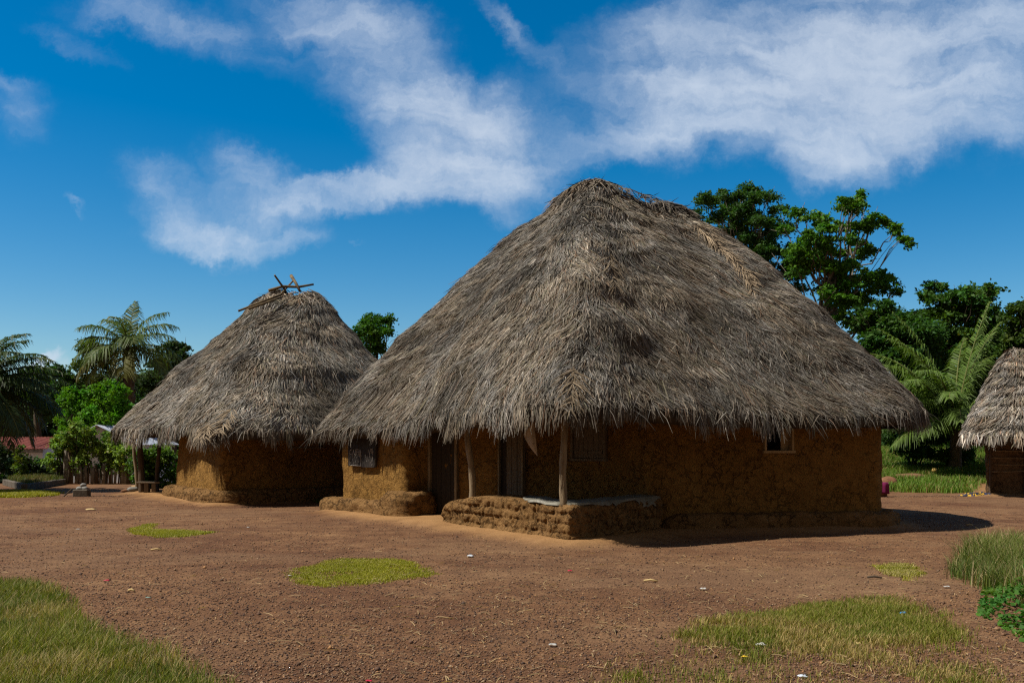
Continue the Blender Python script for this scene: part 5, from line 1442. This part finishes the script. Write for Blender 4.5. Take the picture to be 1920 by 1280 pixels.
# gravel: loose laterite pebbles over the yard
def pebbles():
    n = 120000
    py = HOR + (1290 - HOR) * rng.random(n) ** .75; py = np.maximum(py, 930); px = rng.uniform(-120, 2040, n)
    Y = FOC * EYE / (py - HOR); X = (px - 960) / FOC * Y
    X += rng.normal(0, .2, n); Y += rng.normal(0, .2, n)
    k = (apron(X, Y) < .45) & (rng.random(n) > dust(X, Y) * .7) & ~in_poly(X, Y, MAIN_HULL) & ~in_poly(X, Y, SMALL_HULL); X, Y = X[k], Y[k]; n = len(X)
    s = rng.uniform(.35, 1, n) ** 2.2 * .0128 * (1 + .028 * Y); big_ = rng.random(n) < .012; s[big_] *= 1.9
    o6 = np.array([(1, 0, 0), (-.3, .9, 0), (-.7, -.7, 0), (0, 0, .75), (.1, .1, -.5)])
    a = rng.uniform(0, 6.28, n); ca, sa = np.cos(a), np.sin(a)
    j = o6[None] * (1 + rng.normal(0, .22, (n, 5, 3)))
    V = np.stack([j[..., 0] * ca[:, None] - j[..., 1] * sa[:, None], j[..., 0] * sa[:, None] + j[..., 1] * ca[:, None], j[..., 2]], -1) * s[:, None, None]
    V += np.stack([X, Y, gh(X, Y) + s * .2], 1)[:, None]
    f = np.array([(0, 1, 3), (1, 2, 3), (2, 0, 3), (1, 0, 4), (2, 1, 4), (0, 2, 4)])
    F = ((np.arange(n) * 5)[:, None, None] + f[None]).reshape(-1, 3)
    pal = np.array([(.100, .054, .033), (.150, .083, .047), (.20, .117, .062), (.068, .042, .030), (.28, .15, .065), (.26, .18, .11)])
    c = pal[rng.choice(6, n, p=[.27, .29, .17, .17, .05, .05])] * rng.uniform(.7, 1.25, (n, 1))
    o = mesh_np('gravel', V.reshape(-1, 3), F, M['pebble'], None, np.repeat(c, 5, 0))
    tag(o, 'loose dark red gravel scattered over the whole yard', 'gravel', kind='stuff')
pebbles()
def straw_bits():
    n = 3600
    py = 935 + 350 * rng.random(n) ** .8; px = rng.uniform(-60, 1980, n)
    Y = FOC * EYE / (py - HOR); X = (px - 960) / FOC * Y
    dens = np.clip(.25 + np.exp(-((px - 1200) / 500) ** 2 - ((py - 1090) / 90) ** 2), 0, 1)
    k = (rng.random(n) < dens) & (apron(X, Y) < .6); X, Y = X[k], Y[k]; n = len(X)
    a = rng.uniform(0, math.pi, n); ln = rng.uniform(.03, .16, n)
    B = np.stack([X, Y, gh(X, Y) + .012], 1); d = np.stack([np.cos(a), np.sin(a), rng.normal(0, .08, n)], 1) * ln[:, None]
    sd = unit(np.stack([-np.sin(a), np.cos(a), rng.normal(0, .4, n)], 1))
    Mm = B + d * .5; Mm[:, 2] += .008; Tp = B + d; Tp[:, 2] = np.maximum(Tp[:, 2], B[:, 2])
    V, F = strands(B, Mm, Tp, .006, .007, .004, sd)
    c = np.array([[.36, .26, .13]]) * rng.uniform(.5, 1.25, (n, 1))
    o = mesh_np('straw', V, F, M['grass'], None, np.repeat(c, 6, 0))
    tag(o, 'dry straw bits strewn over the gravel', 'straw', kind='stuff')
straw_bits()

# ================================================================== small things lying about
flat_mats = {}
def paint(name, c, rough=.6):
    if name not in flat_mats:
        flat_mats[name] = noise_mat(name, [tuple(q * .75 for q in c), c], 9, rough, spec=.3)
    return flat_mats[name]
def scrap(name, label, cat, px, py, wpx, hpx, mat, seed, rise=1.0, group='litter on the yard'):
    """crumpled piece: wpx wide, hpx tall as seen"""
    x, y = gpt(px, py); s = y / FOC; w = wpx * s; hgt = hpx * s
    z = groundz(x, y); dpt = w * .6; n = 7; V = []
    for i in range(n):
        for j in range(n):
            u_, v_ = i / (n - 1) - .5, j / (n - 1) - .5
            r_ = vn(np.array([[u_ * 4 + seed * 3.1, v_ * 4, seed]]), seed)[0]; r2_ = vn(np.array([[u_ * 5 + 9, v_ * 5 + seed, 2.0]]), seed + 3)[0]
            e = 1 - .35 * vn(np.array([[math.atan2(v_, u_) * 1.2, seed, 0.]]), 7)[0]
            V.append((x + u_ * w * e, y + v_ * dpt * e, z + .012 + hgt * rise * r_ * .6 * (1 - (2 * max(abs(u_), abs(v_))) ** 3 * .6)))
    o = mesh_np(name, np.array(V), grid_faces(n, n), mat, None)
    m_ = o.modifiers.new('thickness', 'SOLIDIFY'); m_.thickness = .003
    return tag(o, label, cat, group)
WHT, BLU, RED, YEL, SIL, PNK, TAN = paint('white_paper', (.46, .45, .42)), paint('blue_plastic', (.02, .22, .55), .4), paint('red_wrapper', (.45, .02, .05), .5), paint('yellow_wrapper', (.75, .50, .03), .5), paint('silver_film', (.55, .60, .66), .3), paint('pink_wrapper', (.65, .08, .25), .5), paint('dry_husk', (.52, .38, .17), .8)
for i, (nm, lab, ct, px_, py_, w_, h_, mt) in enumerate((
    ('maize_husk', 'pale torn maize husk lying between the stone pile and the curved turf', 'husk', 170, 956, 22, 5, TAN),
    ('wrapper', 'small dark red wrapper on bare gravel above the near grass corner', 'litter', 200, 1089, 12, 4, RED),
    ('wrapper', 'silver film flap lying at the foot of the veranda wall', 'litter', 924, 998, 15, 9, SIL),
    ('wrapper', 'blue and silver wrapper on gravel below the veranda wall', 'litter', 882, 1046, 14, 6, SIL),
    ('wrapper', 'small red and white wrapper on gravel beyond the oval turf', 'litter', 1069, 1072, 12, 4, RED),
    ('paper', 'white torn paper beside a grass tuft on bare gravel', 'litter', 1036, 1210, 16, 7, WHT),
    ('paper', 'crumpled white scrap on bare gravel above the thin grass', 'litter', 1319, 1106, 14, 6, WHT),
    ('wrapper', 'bright yellow wrapper in the thin grass', 'litter', 1397, 1235, 16, 6, YEL),
    ('rag', 'twisted white rag in the thin grass beside the yellow wrapper', 'litter', 1426, 1211, 22, 9, WHT),
    ('wrapper', 'blue plastic scrap in the thin grass', 'litter', 1693, 1155, 15, 10, BLU),
    ('paper', 'whitish crumpled film at the bottom of the thin grass', 'litter', 1504, 1272, 20, 8, SIL),
    ('maize_husk', 'single cream husk standing in the thin grass below the blue scrap', 'husk', 1610, 1210, 11, 11, TAN),
    ('paper', 'white scrap between the faded turf and the tall tufted grass', 'litter', 1776, 1107, 13, 5, WHT),
    ('wrapper', 'pink scrap on gravel above the tall tufted grass', 'litter', 1888, 1002, 9, 4, PNK),
    ('paper', 'white scrap at the edge of the near grass corner', 'litter', 112, 1118, 12, 4, WHT),
    ('paper', 'tiny white scrap lying on the oval turf', 'litter', 543, 1080, 7, 3, WHT),
    ('paper', 'small white scrap near the tip of the curved turf', 'litter', 466, 988, 7, 3, WHT),
    ('paper', 'small white scrap left of the curved turf'.replace('left of', 'ahead of'), 'litter', 146, 992, 8, 3, WHT),
    ('wrapper', 'pale green scrap on bare gravel beside a white stick', 'litter', 278, 1123, 12, 3, paint('green_scrap', (.2, .32, .27))),
    ('wrapper', 'red and white scrap at the bottom edge on bare gravel', 'litter', 692, 1278, 14, 4, RED),
    ('wrapper', 'blue plastic bag by the soil mound on the bank', 'litter', 1689, 916, 8, 6, BLU))):
    scrap(nm, lab, ct, px_, py_, w_, h_, mt, i + 2)
for i, (px_, py_, L_, an, lab) in enumerate(((293, 1031, 20, .05, 'pale straight stick on gravel below the curved turf'), (246, 1111, 14, -.3, 'short white stick near the grass corner'), (1220, 1092, 26, -.25, 'thin curved straw stalk on gravel before the thin grass'), (1818, 986, 13, .1, 'pale stick lying in the shadow of the big roof'), (1640, 1086, 26, -.35, 'dark twig beside the faded turf'))):
    x, y = gpt(px_, py_); ln = L_ * y / FOC; z = groundz(x, y) + .02
    st_ = MB().tube([(x - ln / 2 * math.cos(an), y - ln / 2 * math.sin(an), z), (x, y + .01, z + .012), (x + ln / 2 * math.cos(an), y + ln / 2 * math.sin(an), z)], [.012, .014, .010], 6).build('stick', M['bark_dark'] if i == 4 else TAN, None, smooth=True)
    tag(st_, lab, 'stick', 'sticks on the yard')
def rock(name, label, x, y, r, mat, seed, squash=.7, z=None, cat='stone', group=None, stretch=1.0):
    V = []; n, m = 10, 16
    for i in range(n):
        for j in range(m):
            th = math.pi * i / (n - 1); ph = 2 * math.pi * j / m
            d = np.array((math.sin(th) * math.cos(ph), math.sin(th) * math.sin(ph), math.cos(th)))
            k = 1 + .55 * (fbm((d * 1.4 + seed)[None], seed, 3)[0] - .5) + .15 * (vn((d * 4 + seed)[None], seed)[0] - .5)
            V.append((x + d[0] * r * k * stretch, y + d[1] * r * k, (groundz(x, y) if z is None else z) + r * squash * .75 + d[2] * r * squash * k))
    o = mesh_np(name, np.array(V), grid_faces(n, m, wrap=True), mat, None, smooth=False)
    return tag(o, label, cat, group)
# block with stones on it
x, y = gpt(149, 931); z = groundz(x, y)
blk = MB().box((x, y + .15, z + .10), (.44, .30, .24), .08, bev=.02, jit=.006).build('block', M['concrete'], None)
tag(blk, 'worn square block carrying a few grey stones on the open yard', 'block')
for i, (dx, dz, r_) in enumerate(((-.06, .21, .10), (.08, .21, .11), (.02, .32, .09))):
    rock('stone', ('grey stone nearer the prop stick on the square block', 'largest grey stone on the square block', 'grey stone topmost on the square block')[i], x + dx, y + .14 + .03 * i, r_, M['stone'], 60 + i, .65, z=z + dz - .02, group='stones on the block')
pst = MB().tube([(x - .48, y, z + .01), (x - .36, y + .03, z + .13), (x - .25, y + .06, z + .24)], .022, 6).build('stick', M['bark_dark'], None)
tag(pst, 'dark short stick propped against the square block', 'stick')
for i, (px_, py_, r_, mt, lab) in enumerate(((238, 922, .10, 'laterite', 'dark rough stone furthest out beside the porch'), (249, 926, .13, 'stone', 'grey flat stone beside the porch post'), (254, 916, .13, 'stone_tan', 'tan stone behind the grey flat stone by the porch'), (232, 926, .07, 'laterite', 'small dark stone beside the porch'))):
    x, y = gpt(px_, py_); rock('stone', lab, x, y, r_, M[mt], 70 + i, .6, group='stones beside the porch', stretch=1.3)
# beyond the big hut
x, y = gpt(1657, 931)
rock('stone', 'dark upright stone half hidden behind the big hut corner with a cloth over it', x + .02, y + .3, .21, M['laterite'], 81, 1.15)
V = []
for i in range(16):
    for j in range(10):
        u_, v_ = i / 15, j / 9; a_ = -2.5 + 2.6 * u_; rr = .235 + .03 * math.sin(u_ * 17) * v_
        V.append((x + .02 + math.cos(a_) * rr * min(1, v_ * 2), y + .3 + math.sin(a_) * rr * min(1, v_ * 2), groundz(x, y) + .44 - max(0, v_ - .45) * .62 + .01 * math.sin(u_ * 23)))
cl_ = mesh_np('cloth', np.array(V), grid_faces(16, 10), noise_mat('magenta_cloth', [(.09, .008, .04), (.21, .02, .09)], 6, .9), None, smooth=True)
cl_.modifiers.new('thickness', 'SOLIDIFY').thickness = .008
tag(cl_, 'magenta cloth draped over the dark stone behind the big hut corner', 'cloth')
m_, t_, b_ = new_mat('printed_cloth')
vo = t_.nodes.new('ShaderNodeTexVoronoi'); vo.inputs['Scale'].default_value = 20
tcx = t_.nodes.new('ShaderNodeTexCoord'); t_.links.new(tcx.outputs['Object'], vo.inputs['Vector'])
crx = t_.nodes.new('ShaderNodeValToRGB'); crx.color_ramp.interpolation = 'CONSTANT'
e = crx.color_ramp.elements; e[0].color = (.012, .012, .02, 1); e[1].position = .55; e[1].color = (.50, .30, .02, 1)
q = e.new(.75); q.color = (.02, .03, .09, 1)
t_.links.new(vo.outputs['Color'], crx.inputs[0]); t_.links.new(crx.outputs[0], b_.inputs['Base Color']); b_.inputs['Roughness'].default_value = .9
x, y = gpt(1841, 931); V = []
for i in range(34):
    for j in range(12):
        u_, v_ = i / 33 - .5, j / 11 - .5
        hh = .20 * fbm(np.array([[u_ * 6, v_ * 4, 1.]]), 91, 3)[0] * (1 - (2 * abs(v_)) ** 2) * (1 - (2 * abs(u_)) ** 4) + .01
        V.append((x + u_ * .95 + .05 * math.sin(v_ * 9), y + .25 + v_ * .45 + .06 * math.sin(u_ * 11), groundz(x, y) + hh))
pc = mesh_np('cloth', np.array(V), grid_faces(34, 12), m_, None, smooth=True)
tag(pc, 'heap of dark cloth with yellow print dropped at the wattle wall corner', 'cloth')
xq = pix(1672, 0, 31.5)[0]; rock('stone', 'brown boulder on the edge of the bank behind the big hut', xq, 31.8, .30, M['laterite'], 85, .75)
xq = pix(1705, 0, 34)[0]; rock('soil_mound', 'low mound of reddish soil on the grass bank', xq, 34, .42, M['soil'], 87, .35, cat='mound', stretch=1.4)
xq = pix(1752, 0, 34.5)[0]; rock('gourd', 'pale yellow round gourd lying in the bank grass', xq, 34.5, .10, paint('gourd_skin', (.62, .42, .12), .5), 89, .9, z=groundz(xq, 34.5) + .2, cat='gourd')
xq = pix(1717, 0, 39)[0]; zq = groundz(xq, 39)
stp = MB().tube([(xq, 39, zq - .1), (xq + .02, 39, zq + .25), (xq, 39, zq + .55)], [.13, .12, .11], 8).build('post', M['laterite'], None, smooth=True)
tag(stp, 'short reddish stump of a post on the grass bank', 'stump')
